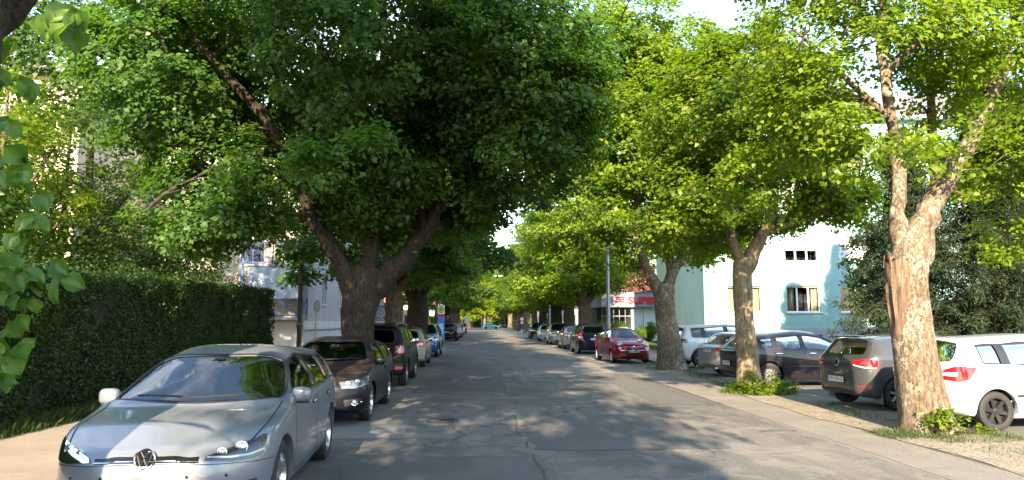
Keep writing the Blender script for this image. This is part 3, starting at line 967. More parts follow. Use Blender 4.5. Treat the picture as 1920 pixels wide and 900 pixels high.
def boxy_suv():
    c = Car(spec(paint=paint('black_paint', (.0015, .0018, .003), .0, .45, .02, coat=.2), L=4.236, W=1.805, H=1.67, WB=2.57, FO=.86, rw=.345, tw=.22, arch=.07, cowl_x=1.05, cowl_z=1.14, hood_z=.98, nose=[(0, .66), (.02, .82), (.05, .93), (.13, .99), (.25, 1.02)],
                 wst_x=1.62, wst_d=.06, peak_x=2.2, re_x=4.02, re_z=1.62, tail_x=4.15, tail_z=1.12, belt_f=1.10, belt_r=1.13, sides=[(1.38, 2.35), (2.45, 3.15), (3.28, 3.82)],
                 rear_z=(1.14, 1.50), rear_w=(.62, .58), doors=[(1.22, 1.24), (2.38, 2.40), (3.25, 3.30)], handle_x=(2.20, 3.05), handle_z=1.0, tail_a=.28, tail_n=3.6, n_cab=6, tumble=.17,
                 clear=.24, glass_rear=GLSD, rim=STEELRIM, spokes=5, nose_a=.42, rail=.15, ws_w1=.66, mirror_mat=BLK), 'parked_car',
            'black boxy off-roader with square red tail lamps, seen from behind beside the thick trunk', 'car')
    me = c.common()
    for sy in (1, -1):
        o = c.mirror_patch([(4.23, .60, .86), (4.10, .86, .86)], [(4.23, .60, 1.10), (4.10, .84, 1.10)], sy, nu=7, nv=5, off=.022, skirt=.01).build('taillight', BLK, c.root, smooth=50)
        c.mirror_patch([(4.23, .625, .885), (4.13, .83, .885)], [(4.23, .625, 1.075), (4.13, .82, 1.075)], sy, nu=7, nv=5, off=.032, skirt=.008).build('lens', REDL, o, smooth=50)
        m = MB()
        for (a, b) in (((.66, .92), (.78, 1.04)), ((.66, 1.04), (.78, .92))):
            pts = [c.snap((c.X(4.20), sy * (a[0] + (b[0] - a[0]) * t), a[1] + (b[1] - a[1]) * t), .040) for t in np.linspace(0, 1, 5)]
            m.tube(pts, .011, 6)
        m.build('cross_light', WHL, o)
        c.mirror_patch([(4.22, .62, .47), (4.12, .78, .47)], [(4.22, .62, .55), (4.12, .78, .55)], sy, nu=5, nv=3, off=.034, skirt=.008).build('reflector', simple('pink_red_lens', (.75, .12, .15), .25), c.root)
        p = c.snap((c.X(.10), sy * .62, .88)); m = MB(); disc_on(m, p + Vector((.015, 0, 0)), (1, 0, 0), .095, dome=.02); m.build('headlight', WHL, c.root, smooth=50)
    c.patch([(4.2, -.88, .30), (4.236, 0, .30), (4.2, .88, .30)], [(4.2, -.88, .62), (4.236, 0, .62), (4.2, .88, .62)], nu=26, nv=5, off=.020, skirt=.02).build('rear_bumper', BLK, c.root, smooth=50)
    c.patch([(0, -.86, .28), (0, 0, .28), (0, .86, .28)], [(0, -.86, .55), (0, 0, .55), (0, .86, .55)], nu=26, nv=5, off=.02, skirt=.02).build('front_bumper', BLK, c.root, smooth=50)
    c.patch([(4.236, -.22, .76), (4.236, .22, .76)], [(4.236, -.22, .90), (4.236, .22, .90)], nu=6, nv=4, off=.006, skirt=.004).build('plate_recess', BLK, c.root)
    c.plate(4.2, .83, 'GU 306 TR', False)
    c.arch_trim(.07); c.sill(.30, .46); c.rails(simple('grey_rail', (.30, .30, .31), .4, .5))
    m = MB(); m.tube([(c.X(3.9), -.3, 1.60), (c.X(4.02), -.3, 1.85)], .006, 5); m.build('antenna', BLK, c.root)
    m = MB(); m.blob((c.X(4.14), 0, 1.585), (.09, .56, .025), .5, .4, 16, 6); m.build('roof_spoiler', c.pm, c.root, smooth=60)
    c.finish(me); return c

def crossover(pm, label):
    c = Car(spec(paint=pm, L=4.48, W=1.84, H=1.655, WB=2.68, FO=.88, rw=.345, tw=.225, arch=.06, cowl_x=1.08, cowl_z=1.10, hood_z=.92, wst_x=1.85, peak_x=2.4, re_x=4.10, re_z=1.56,
                 tail_x=4.34, tail_z=1.12, belt_f=1.05, belt_r=1.12, sides=[(1.50, 2.48), (2.58, 3.40), (3.50, 3.92)], rear_z=(1.17, 1.49), rear_w=(.62, .54),
                 doors=[(1.30, 1.34), (2.48, 2.52), (3.40, 3.48)], handle_x=(2.32, 3.22), handle_z=.96, clear=.22, glass_rear=GLSD, spokes=5, tail_a=.40, n_cab=4.6, tumble=.22), 'parked_car', label)
    me = c.common()
    c.lamp_pair('headlight', [(.12, .42, .78), (.25, .72, .78), (.48, .89, .82)], [(.12, .42, .87), (.28, .72, .89), (.58, .89, .92)], WHL)
    c.lamp_pair('taillight', [(4.43, .42, .93), (4.30, .80, .91), (4.10, .90, .95)], [(4.42, .42, 1.04), (4.28, .79, 1.07), (4.10, .89, 1.07)], DREDL)
    c.patch([(0, -.40, .66), (0, 0, .66), (0, .40, .66)], [(0, -.40, .86), (0, 0, .86), (0, .40, .86)], nu=20, nv=5, off=.005, skirt=.01).build('grille', GBLK, c.root, smooth=50)
    m = MB()
    for z in (.70, .76, .82): m.tube([c.snap((c.X(0), y, z), .012) for y in np.linspace(-.38, .38, 9)], .009, 6)
    m.build('grille_bars', CHR, c.root)
    for (xx, s0) in ((4.48, 1), (0, 1)):
        c.patch([(xx, -.86, .26), (xx, 0, .26), (xx, .86, .26)], [(xx, -.86, .46), (xx, 0, .46), (xx, .86, .46)], nu=24, nv=4, off=.012, skirt=.01).build('bumper_cladding', BLK, c.root, smooth=50)
        c.patch([(xx, -.60, .37), (xx, 0, .37), (xx, .60, .37)], [(xx, -.60, .43), (xx, 0, .43), (xx, .60, .43)], nu=20, nv=3, off=.022, skirt=.006).build('skid_plate', ALU, c.root, smooth=50)
    c.plate(4.4, .82, 'GU 559 PM', False); c.plate(0, .52, 'GU 771 EW', True)
    c.arch_trim(.05); c.sill(.28, .42); c.rails(simple('satin_rail', (.55, .55, .55), .35, .7))
    m = MB(); m.blob((c.X(4.26), 0, 1.545), (.10, .55, .022), .5, .4, 16, 6); m.build('roof_spoiler', c.pm, c.root, smooth=60)
    c.finish(me); return c

def retro_mini_car():
    c = Car(spec(paint=paint('dark_red_paint', (.24, .006, .016), .35, .25, .06), L=3.55, W=1.627, H=1.488, WB=2.30, FO=.68, rw=.285, tw=.18, cowl_x=.80, cowl_z=1.0, hood_z=.80,
                 nose=[(0, .56), (.02, .68), (.06, .76), (.14, .82), (.26, .87)], wst_x=1.42, peak_x=1.85, re_x=2.95, re_z=1.36, tail_x=3.38, tail_z=.98, belt_f=.96, belt_r=1.02,
                 sides=[(1.10, 2.05), (2.16, 2.80)], rear_z=(1.03, 1.30), rear_w=(.48, .42), doors=[(.98, 1.02), (2.05, 2.10)], handle_x=(1.90,), handle_z=.88, spokes=8,
                 nose_a=.55, tumble=.33, n_cab=3.4, mirror_x=1.12), 'parked_car', 'small dark red rounded car with round headlights parked at the head of the right row')
    me = c.common()
    for sy in (1, -1):
        for (x, y, z, r, nm) in ((.20, .545, .80, .098, 'headlight'), (.10, .565, .615, .058, 'running_light')):
            p = c.snap((c.X(x), sy * y, z), .010); nor = (Vector((1, sy * .25, .22))).normalized()
            m = MB(); disc_on(m, p, nor, r, 0, dome=.030); lamp_ring(c, m, p, nor, r, 1, t=.009); m.build(nm, [WHL, CHR], c.root, smooth=50)
        c.mirror_patch([(3.50, .52, .72), (3.42, .66, .72)], [(3.50, .52, .93), (3.40, .64, .93)], sy, nu=5, nv=5, off=.02, skirt=.01).build('taillight', REDL, c.root, smooth=50)
    m = MB(); m.tube([c.snap((c.X(0), y, .675 + abs(y) * .02), .014) for y in np.linspace(-.34, -.07, 7)], .011, 6); m.tube([c.snap((c.X(0), y, .675 + abs(y) * .02), .014) for y in np.linspace(.07, .34, 7)], .011, 6)
    p = c.snap((c.X(0), 0, .69), .014); disc_on(m, p, (1, 0, .2), .05, dome=.01)
    m.tube([c.snap((c.X(x), 0, 2), .008) if False else c.ray((c.X(x), 0, 2), (0, 0, -1), .008) for x in np.linspace(.22, .40, 5)], .010, 6)
    m.build('badge_whiskers', CHR, c.root, smooth=50)
    c.patch([(0, -.62, .41), (0, 0, .40), (0, .62, .41)], [(0, -.60, .50), (0, 0, .50), (0, .60, .50)], nu=22, nv=4, off=.005, skirt=.01).build('lower_grille', BLK, c.root, smooth=50)
    m = MB(); m.tube([c.snap((c.X(0), y, .535), .018) for y in np.linspace(-.62, .62, 22)], .016, 6); m.build('bumper_strip', CHR, c.root, smooth=60)
    c.plate(0, .505, 'KL WM801U', True, w=.50)
    c.finish(me); return c

def people_carrier(pm, label):
    c = Car(spec(paint=pm, L=4.39, W=1.794, H=1.64, WB=2.678, FO=.88, rw=.315, cowl_x=1.02, cowl_z=1.06, hood_z=.84, wst_x=1.86, peak_x=2.4, re_x=4.12, re_z=1.56, tail_x=4.29, tail_z=1.06,
                 belt_f=1.0, belt_r=1.06, sides=[(1.45, 2.45), (2.55, 3.38), (3.48, 4.0)], rear_z=(1.10, 1.48), rear_w=(.66, .58), doors=[(1.25, 1.30), (2.45, 2.48), (3.38, 3.44)],
                 handle_x=(2.28, 3.2), handle_z=.92, spokes=7, tail_a=.30, tail_n=3.6, n_cab=5, tumble=.20), 'parked_car', label)
    me = c.common()
    c.lamp_pair('headlight', [(.10, .42, .64), (.22, .70, .64), (.42, .87, .68)], [(.10, .40, .76), (.26, .68, .79), (.52, .86, .84)], WHL)
    for sy in (1, -1):
        o = c.mirror_patch([(4.36, .64, .78), (4.20, .86, .78)], [(4.32, .68, 1.12), (4.18, .85, 1.12)], sy, nu=7, nv=6, off=.010, skirt=.01).build('taillight', REDL, c.root, smooth=50)
        c.mirror_patch([(4.35, .67, .86), (4.22, .85, .86)], [(4.35, .67, .93), (4.22, .85, .93)], sy, nu=5, nv=3, off=.016, skirt=.004).build('indicator', WHL, o)
    c.patch([(0, -.38, .60), (0, 0, .60), (0, .38, .60)], [(0, -.38, .72), (0, 0, .72), (0, .38, .72)], nu=20, nv=4, off=.005, skirt=.01).build('grille', GBLK, c.root, smooth=50)
    c.patch([(0, -.60, .25), (0, 0, .25), (0, .60, .25)], [(0, -.56, .36), (0, 0, .36), (0, .56, .36)], nu=20, nv=4, off=.005, skirt=.01).build('lower_grille', BLK, c.root, smooth=50)
    c.patch([(4.39, -.80, .24), (4.39, 0, .24), (4.39, .80, .24)], [(4.39, -.80, .36), (4.39, 0, .36), (4.39, .80, .36)], nu=20, nv=4, off=.008, skirt=.01).build('bumper_cladding', BLK, c.root, smooth=50)
    m = MB(); disc_on(m, c.snap((c.X(4.39), 0, .99), .01), (-1, 0, 0), .055, dome=.01); m.build('badge', CHR, c.root)
    c.plate(4.3, .80, 'GU 220 AC', False); c.plate(0, .42, 'GU 118 FD', True); c.rails()
    c.finish(me); return c

def small_hatch(pm, label, rim=None, rear_text='GU 634 NS'):
    c = Car(spec(paint=pm, L=4.03, W=1.70, H=1.50, WB=2.47, FO=.82, rw=.305, cowl_x=.98, cowl_z=1.0, hood_z=.80, wst_x=1.70, peak_x=2.2, re_x=3.62, re_z=1.43, tail_x=3.88, tail_z=1.0,
                 belt_f=.96, belt_r=1.03, sides=[(1.34, 2.26), (2.36, 3.02), (3.12, 3.46)], rear_z=(1.06, 1.37), rear_w=(.56, .50), doors=[(1.14, 1.18), (2.26, 2.30), (3.0, 3.10)],
                 handle_x=(2.08, 2.88), handle_z=.88, spokes=6, rim=rim or ALU, tail_a=.42, tumble=.25), 'parked_car', label)
    me = c.common()
    c.lamp_pair('headlight', [(.10, .38, .62), (.22, .64, .62), (.42, .82, .68)], [(.10, .38, .74), (.28, .62, .80), (.56, .81, .86)], WHL)
    for sy in (1, -1):
        o = c.mirror_patch([(3.98, .50, .80), (3.86, .76, .76), (3.74, .84, .80)], [(3.96, .56, .93), (3.84, .76, 1.0), (3.60, .835, .98)], sy, nu=10, nv=6, off=.012, skirt=.01).build('taillight', REDL, c.root, smooth=50)
        c.mirror_patch([(3.97, .55, .85), (3.88, .73, .84)], [(3.96, .57, .90), (3.86, .73, .90)], sy, nu=5, nv=3, off=.018, skirt=.004).build('indicator', WHL, o)
    m = MB(); p = c.side(3.30, .86, -1, .004); lamp_ring(c, m, p, (0, -1, 0), .075, t=.003); m.build('fuel_cap', SEAM, c.root)
    c.patch([(0, -.36, .58), (0, 0, .58), (0, .36, .58)], [(0, -.36, .70), (0, 0, .70), (0, .36, .70)], nu=16, nv=4, off=.005, skirt=.01).build('grille', GBLK, c.root, smooth=50)
    c.patch([(0, -.50, .25), (0, 0, .25), (0, .50, .25)], [(0, -.50, .38), (0, 0, .38), (0, .50, .38)], nu=16, nv=4, off=.005, skirt=.01).build('lower_grille', BLK, c.root, smooth=50)
    for sy in (1, -1):
        c.patch([(1.35, sy * .85, .52), (2.95, sy * .85, .52)], [(1.35, sy * .85, .56), (2.95, sy * .85, .56)], nu=14, nv=3, off=.010, skirt=.006).build('door_moulding', BLK, c.root)
    c.plate(3.95, .62, rear_text, False); c.plate(0, .45, 'GU 905 LV', True)
    m = MB(); m.tube([(c.X(3.45), 0, 1.46), (c.X(3.7), 0, 1.66)], .004, 5); m.build('antenna', BLK, c.root)
    c.finish(me); return c

def golf_six():
    c = Car(spec(paint=paint('warm_silver_paint', (.085, .088, .095), .5, .30, .05), L=4.20, W=1.786, H=1.48, WB=2.578, FO=.87, rw=.315, tail_x=4.03, re_x=3.78, re_z=1.40, tail_z=1.0,
                 sides=[(1.50, 2.55), (2.65, 3.42)], rear_z=(1.05, 1.36), rear_w=(.60, .50), doors=[(1.30, 1.36), (2.55, 2.58)], handle_x=(2.38,), spokes=7), 'parked_car',
            'grey silver hatchback seen from behind, parked on the left side of the near lime trunk')
    me = c.common()
    for sy in (1, -1):
        o = c.mirror_patch([(4.16, .44, .855), (4.08, .72, .80), (3.90, .88, .80)], [(4.15, .47, .94), (4.05, .72, .975), (3.88, .875, .96)], sy, nu=12, nv=6, off=.012, skirt=.01).build('taillight', REDL, c.root, smooth=50)
        c.mirror_patch([(4.15, .50, .845), (4.07, .72, .805), (3.92, .88, .808)], [(4.15, .50, .865), (4.07, .72, .83), (3.92, .88, .83)], sy, nu=10, nv=3, off=.018, skirt=.004).build('indicator', WHL, o)
        c.mirror_patch([(4.14, .58, .425), (4.02, .82, .43)], [(4.14, .62, .455), (4.02, .82, .46)], sy, nu=6, nv=3, off=.008, skirt=.004).build('reflector', REDL, c.root)
    c.lamp_pair('headlight', [(.08, .42, .62), (.2, .64, .61), (.5, .87, .70)], [(.09, .42, .71), (.24, .64, .76), (.6, .87, .82)], WHL)
    c.patch([(4.2, -.62, .26), (4.2, 0, .26), (4.2, .62, .26)], [(4.2, -.62, .37), (4.2, 0, .37), (4.2, .62, .37)], nu=20, nv=4, off=.006, skirt=.01).build('bumper_cladding', simple('brown_grey_plastic', (.06, .05, .045), .5), c.root, smooth=50)
    m = MB(); p = c.snap((c.X(4.15), 0, .885), .012); disc_on(m, p, (-1, 0, .2), .058, 1); lamp_ring(c, m, p, (-1, 0, .2), .060, 0, t=.007); m.build('badge', [CHR, GBLK], c.root)
    for sy in (1, -1):
        m = MB(); q = c.side(c.sp['FO'] + c.sp['WB'] + .36, .30, sy, 0); m.box(q.x - .012, q.x + .012, min(q.y, q.y - sy * .20), max(q.y, q.y - sy * .20), .13, .42); m.build('mud_flap', simple('grey_rubber', (.12, .11, .10), .8), c.root)
    m = MB(); m.tube([c.snap((c.X(4.18), y, .735), .006) for y in np.linspace(-.36, .36, 9)], .006, 5); m.build('tailgate_strip', CHR, c.root)
    c.plate(4.15, .56, 'KN 0VLG', False)
    m = MB(); m.blob((c.X(3.92), 0, 1.405), (.10, .54, .02), .5, .4, 16, 6); m.build('roof_spoiler', c.pm, c.root, smooth=60)
    c.finish(me); return c

def dark_hatch():
    c = Car(spec(paint=paint('dark_brown_paint', (.020, .016, .022), .2, .35, .10, coat=.6), L=4.30, W=1.76, H=1.47, WB=2.62, FO=.86, rw=.315, wst_x=1.95, peak_x=2.55, re_x=3.75, re_z=1.36, tail_x=4.12, tail_z=1.02,
                 sides=[(1.52, 2.48), (2.58, 3.22), (3.34, 3.66)], rear_z=(1.08, 1.31), rear_w=(.52, .44), rim=STEELRIM, rim_style='steel', black_pillars=False, handle_mat=CHR, handle_x=(2.30, 3.22), handle_z=.87,
                 doors=[(1.30, 1.36), (2.48, 2.50), (3.26, 3.36)], seal=BLK, rim_r=.20), 'parked_car', 'dark brown hatchback standing side on behind the leafy trunk base, with a steel rear wheel')
    me = c.common()
    c.lamp_pair('taillight', [(4.27, .56, .70), (4.18, .76, .68), (4.06, .87, .72)], [(4.22, .60, 1.0), (4.10, .76, 1.03), (3.98, .85, 1.02)], DREDL)
    c.lamp_pair('headlight', [(.10, .42, .62), (.2, .66, .61), (.5, .86, .70)], [(.11, .42, .73), (.26, .66, .78), (.6, .85, .83)], WHL)
    for sy in (1, -1):
        c.patch([(1.35, sy * .88, .525), (3.10, sy * .88, .525)], [(1.35, sy * .88, .545), (3.10, sy * .88, .545)], nu=14, nv=3, off=.010, skirt=.006).build('door_moulding', CHR, c.root)
        # chrome line round the quarter glass
    c.patch([(4.3, -.60, .25), (4.3, 0, .25), (4.3, .60, .25)], [(4.3, -.60, .40), (4.3, 0, .40), (4.3, .60, .40)], nu=20, nv=4, off=.006, skirt=.01).build('bumper_cladding', BLK, c.root, smooth=50)
    c.plate(4.2, .60, 'GU 347 BD', False)
    m = MB(); m.tube([(c.X(3.65), 0, 1.44), (c.X(3.98), 0, 1.86)], .004, 5); m.build('antenna', BLK, c.root)
    c.finish(me); return c

def long_estate():
    c = Car(spec(paint=paint('estate_silver_paint', (.28, .29, .31), .5, .30, .06), L=4.70, W=1.826, H=1.44, WB=2.81, FO=.87, rw=.33, wst_x=2.10, cowl_x=1.25, cowl_z=.97, peak_x=2.7, re_x=4.05, re_z=1.34, tail_x=4.50, tail_z=.97,
                 belt_f=.93, belt_r=.98, sides=[(1.66, 2.62), (2.72, 3.42), (3.52, 4.08)], rear_z=(1.01, 1.28), rear_w=(.60, .50), seal=CHR, black_pillars=False, spokes=9,
                 doors=[(1.44, 1.50), (2.62, 2.66), (3.44, 3.56)], handle_x=(2.44, 3.34), handle_z=.86, tail_a=.5), 'parked_car', 'silver estate car with red tail lamp and roof rails, parked between two trunks at right')
    me = c.common()
    c.lamp_pair('taillight', [(4.63, .48, .79), (4.50, .78, .77), (4.30, .90, .80)], [(4.62, .50, .90), (4.48, .78, .92), (4.22, .895, .91)], REDL)
    c.lamp_pair('headlight', [(.10, .44, .60), (.2, .68, .60), (.45, .88, .68)], [(.11, .44, .71), (.26, .68, .74), (.52, .87, .79)], WHL)
    c.plate(4.6, .80, 'GU 512 WZ', False); c.rails(ALU)
    m = MB()
    for y in (-.55, .55): m.tube([(c.X(4.55), y, .27), (c.X(4.74), y, .27)], .035, 10)
    m.build('exhaust_tips', CHR, c.root)
    c.finish(me); return c

def copy_tree(o, parent=None):
    c = o.copy(); COL.objects.link(c)
    c.parent = parent
    for ch in o.children: copy_tree(ch, c)
    return c

def respray(root, old, new):
    """copy the body meshes' paint slot with another colour"""
    def rec(o):
        if o.type == 'MESH':
            for sl in o.material_slots:
                if sl.material == old: sl.link = 'OBJECT'; sl.material = new
        for ch in o.children: rec(ch)
    rec(root)

def recar(src, label, x, y, h, newpaint=None, sc=None, drop=(), z=None):
    r = copy_tree(src.root)
    r['label'] = label
    r.location = (x, y, GZ if z is None else z); r.rotation_euler = (0, 0, h)
    if newpaint: respray(r, src.pm, newpaint)
    if sc: r.scale = sc
    return r
# ================================================================== materials of the place
def asphalt():
    m = bpy.data.materials.new('asphalt'); t = NT(m); p = t.pos()
    big = t.noise(p, .35, 5, .6, .4)
    streak = t.noise(t.pos(2.2, .07, 1), 1.0, 5, .6)
    mid = t.noise(p, 3.2, 6, .65)
    grain = t.noise(p, 75, 2, .7)
    gran2 = t.noise(p, 26, 4, .75)
    base = t.mix(t.ramp(big, [(.35, 0), (.65, 1)]), (.128, .117, .105), (.188, .169, .148))
    base = t.mix(t.ramp(streak, [(.38, 0), (.62, 1)]), base, (.115, .108, .100))
    # repaired rectangles of a different mix
    br = t.n('TexBrick', {'Vector': t.pos(1, 1, 1, rot=(0, 0, PI / 2)), 'Scale': .12, 'Mortar Size': 0.0, 'Brick Width': 1.6, 'Row Height': .38, 'Color1': (0, 0, 0, 1), 'Color2': (1, 1, 1, 1), 'Bias': 0})
    base = t.mix(t.n('Math', {0: (br, 0), 1: .35}, operation='MULTIPLY'), base, (.085, .084, .084))
    gm = t.ramp(grain, [(.35, .62), (.68, 1.32)])
    base = t.mix(.95, base, gm, 'MULTIPLY')
    base = t.mix(t.n('Math', {0: t.ramp(gran2, [(.66, 0), (.76, 1)]), 1: .45}, operation='MULTIPLY'), base, (.24, .22, .19))
    base = t.mix(t.n('Math', {0: t.ramp(mid, [(.60, 0), (.75, 1)]), 1: .35}, operation='MULTIPLY'), base, (.17, .155, .135))
    old = t.noise(p, 1.1, 9, .62, .8)
    base = t.mix(t.n('Math', {0: t.ramp(old, [(.50, 0), (.515, 1), (.60, 1), (.63, 0)]), 1: .42}, operation='MULTIPLY'), base, (.215, .195, .168))
    old2 = t.noise(t.pos(1, .4, 1), .8, 8, .6, .5)
    base = t.mix(t.n('Math', {0: t.ramp(old2, [(.55, 0), (.57, 1)]), 1: .42}, operation='MULTIPLY'), base, (.078, .074, .072))
    # cracks
    wob = t.noise(p, .9, 4, .6)
    v2 = t.n('VectorMath', {0: p, 1: t.n('VectorMath', {0: (wob, 1), 'Scale': 1.3}, operation='SCALE')}, operation='ADD')
    vor = t.n('TexVoronoi', {'Vector': v2, 'Scale': .23}, feature='DISTANCE_TO_EDGE')
    msk = t.ramp(t.noise(p, .22, 2), [(.41, 0), (.47, 1)])
    ck = t.n('Math', {0: t.ramp((vor, 0), [(.0, .8), (.011, .0)]), 1: msk}, operation='MULTIPLY')
    vor2 = t.n('TexVoronoi', {'Vector': v2, 'Scale': 1.3}, feature='DISTANCE_TO_EDGE')
    ms2 = t.ramp(t.noise(p, .5, 2), [(.60, 0), (.66, 1)])
    ck2 = t.n('Math', {0: t.ramp((vor2, 0), [(.0, .6), (.028, .0)]), 1: ms2}, operation='MULTIPLY')
    ckk = t.n('Math', {0: ck, 1: ck2}, operation='MAXIMUM')
    base = t.mix(ckk, base, (.045, .042, .038))
    h = t.n('Math', {0: grain, 1: t.n('Math', {0: ckk, 1: 1.6}, operation='MULTIPLY')}, operation='SUBTRACT')
    b = t.bsdf(Base_Color=base, Roughness=.86)
    b.inputs['Specular IOR Level'].default_value = .35
    t.t.links.new(t.bump(h, .55, .012).outputs[0], b.inputs['Normal'])
    return m

def sandy(name, c0, c1, grain=60, bump=.5, leaf=True):
    m = bpy.data.materials.new(name); t = NT(m); p = t.pos()
    a = t.noise(p, .9, 6, .65, .5); g = t.noise(p, grain, 4, .7); s = t.noise(p, 9, 5, .7)
    base = t.mix(t.ramp(a, [(.35, 0), (.65, 1)]), c0, c1)
    base = t.mix(.6, base, t.ramp(g, [(.35, .65), (.7, 1.3)]), 'MULTIPLY')
    if leaf: base = t.mix(t.n('Math', {0: t.ramp(s, [(.62, 0), (.68, 1)]), 1: .6}, operation='MULTIPLY'), base, (c1[0] * .5, c1[1] * .45, c1[2] * .38))
    b = t.bsdf(Base_Color=base, Roughness=.92)
    t.t.links.new(t.bump(g, bump, .012).outputs[0], b.inputs['Normal'])
    return m

def cobbles():
    m = bpy.data.materials.new('cobbles'); t = NT(m); p = t.pos()
    w = t.noise(p, 3, 3)
    v2 = t.n('VectorMath', {0: p, 1: t.n('VectorMath', {0: (w, 1), 'Scale': .09}, operation='SCALE')}, operation='ADD')
    vo = t.n('TexVoronoi', {'Vector': v2, 'Scale': 8.5, 'Randomness': .55}, feature='DISTANCE_TO_EDGE')
    vc = t.n('TexVoronoi', {'Vector': v2, 'Scale': 8.5, 'Randomness': .55}, feature='F1')
    stone = t.mix((vc, 'Color'), (.23, .195, .155), (.34, .295, .24))
    st = t.mix(t.ramp(t.noise(p, 60, 4, .7), [(.35, 0), (.7, 1)]), stone, (.19, .165, .13))
    ed = t.ramp((vo, 0), [(.02, 0), (.11, 1)])
    dirt = t.mix(t.ramp(t.noise(p, 1.6, 5, .6), [(.45, 0), (.62, 1)]), (.22, .18, .13), (.12, .115, .06))
    cov = t.n('Math', {0: ed, 1: t.ramp(t.noise(p, 1.1, 6, .65), [(.42, 1), (.66, .25)])}, operation='MULTIPLY')
    base = t.mix(cov, dirt, st)
    b = t.bsdf(Base_Color=base, Roughness=.9)
    t.t.links.new(t.bump(ed, .7, .02).outputs[0], b.inputs['Normal'])
    return m

def bark(name, c0, c1, lichen=None, vs=.22, lich_amt=.5):
    m = bpy.data.materials.new(name); t = NT(m); p = t.pos(1, 1, vs)
    n1 = t.noise(p, 22, 8, .72, .5); n2 = t.noise(t.pos(1, 1, .6), 60, 4, .7); n0 = t.noise(t.pos(), 1.6, 4, .6)
    c = t.mix(t.ramp(n1, [(.40, 0), (.60, 1)]), c0, c1)
    c = t.mix(t.n('Math', {0: t.ramp(n0, [(.4, 0), (.65, 1)]), 1: .35}, operation='MULTIPLY'), c, tuple(x * .55 for x in c1))
    if lichen:
        n3 = t.noise(t.pos(1, 1, .7), 11, 7, .8, 1.2); n4 = t.noise(t.pos(), 1.3, 3)
        f = t.n('Math', {0: t.ramp(n3, [(.50, 0), (.56, 1)]), 1: t.ramp(n4, [(.40, .2), (.6, 1)])}, operation='MULTIPLY')
        f = t.n('Math', {0: f, 1: lich_amt}, operation='MULTIPLY')
        c = t.mix(f, c, lichen)
    hh = t.n('Math', {0: n1, 1: n2, 2: 0}, operation='ADD')
    b = t.bsdf(Base_Color=c, Roughness=.93)
    b.inputs['Specular IOR Level'].default_value = .2
    t.t.links.new(t.bump(hh, 1.0, .03).outputs[0], b.inputs['Normal'])
    return m

def leaf(name, dark, light, trans, tfac=.42, rough=.45):
    m = bpy.data.materials.new(name); t = NT(m)
    at = t.n('Attribute', attribute_name='tint')
    c = t.mix((at, 'Fac'), dark, light)
    c2 = t.mix((at, 'Fac'), tuple(x * .75 for x in trans), trans)
    b = t.n('BsdfPrincipled'); t.t.links.new(c.outputs[2], b.inputs['Base Color']); b.inputs['Roughness'].default_value = rough
    b.inputs['Specular IOR Level'].default_value = .35
    tr = t.n('BsdfTranslucent'); t.t.links.new(c2.outputs[2], tr.inputs['Color'])
    t.surf(t.n('MixShader', {0: tfac, 1: b, 2: tr}))
    return m

ASPH = asphalt()
PAVE = sandy('pavement_asphalt', (.22, .185, .15), (.30, .25, .20))
GUTTER = sandy('gutter_concrete', (.17, .15, .125), (.24, .21, .17))
LANE = sandy('sunlit_lane_asphalt', (.155, .140, .122), (.215, .192, .163), 60, .6, True)
LOT = sandy('parking_asphalt', (.10, .095, .088), (.15, .14, .125))
SOIL = sandy('soil', (.10, .085, .05), (.16, .13, .075), 30, .8)
LAWN = sandy('lawn_ground', (.045, .09, .015), (.07, .13, .02), 40, .8, False)
COB = cobbles()
KERB = sandy('kerb_stone', (.26, .25, .23), (.34, .32, .29), 80, .4)
BARK_D = bark('bark_dark', (.018, .014, .011), (.068, .051, .037), (.13, .13, .09), lich_amt=.35)
BARK_L = bark('bark_light', (.075, .052, .034), (.22, .165, .115), (.46, .44, .36), lich_amt=.8)
BARK_M = bark('bark_medium', (.050, .036, .025), (.18, .13, .088), (.28, .27, .19), lich_amt=.45)
BARK_SUNLIT = bark('bark_sunlit_tan', (.11, .08, .052), (.34, .26, .175), (.42, .40, .29), lich_amt=.5)  # bark lightened to stand for sun on the slim right trunk
LEAF_SUNLIT = leaf('sunlit_far_leaf', (.08, .14, .010), (.23, .29, .018), (.30, .45, .012), .48)  # leaf colour brightened to stand for sunlight on the far trees
WOOD = bark('bare_wood', (.11, .07, .048), (.29, .20, .145), None, .10)
CUTW = simple('sawn_wood', (.38, .26, .14), .8, var=.2, scale=20)
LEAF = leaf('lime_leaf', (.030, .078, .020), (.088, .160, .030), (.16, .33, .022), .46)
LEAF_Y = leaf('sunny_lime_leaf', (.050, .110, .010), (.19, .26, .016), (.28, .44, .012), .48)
LEAF_B = leaf('shrub_leaf', (.028, .066, .020), (.080, .135, .030), (.14, .27, .020), .45)
LEAF_H = leaf('hedge_leaf', (.016, .044, .012), (.045, .090, .016), (.07, .14, .012), .3)
LEAF_R = leaf('copper_leaf', (.09, .035, .028), (.20, .095, .065), (.22, .10, .06), .3)
LEAF_C = leaf('conifer_needle', (.012, .030, .014), (.045, .062, .020), (.04, .07, .01), .12, .7)
GRASS_M = leaf('grass_blade', (.025, .05, .012), (.085, .12, .03), (.14, .22, .02), .35)

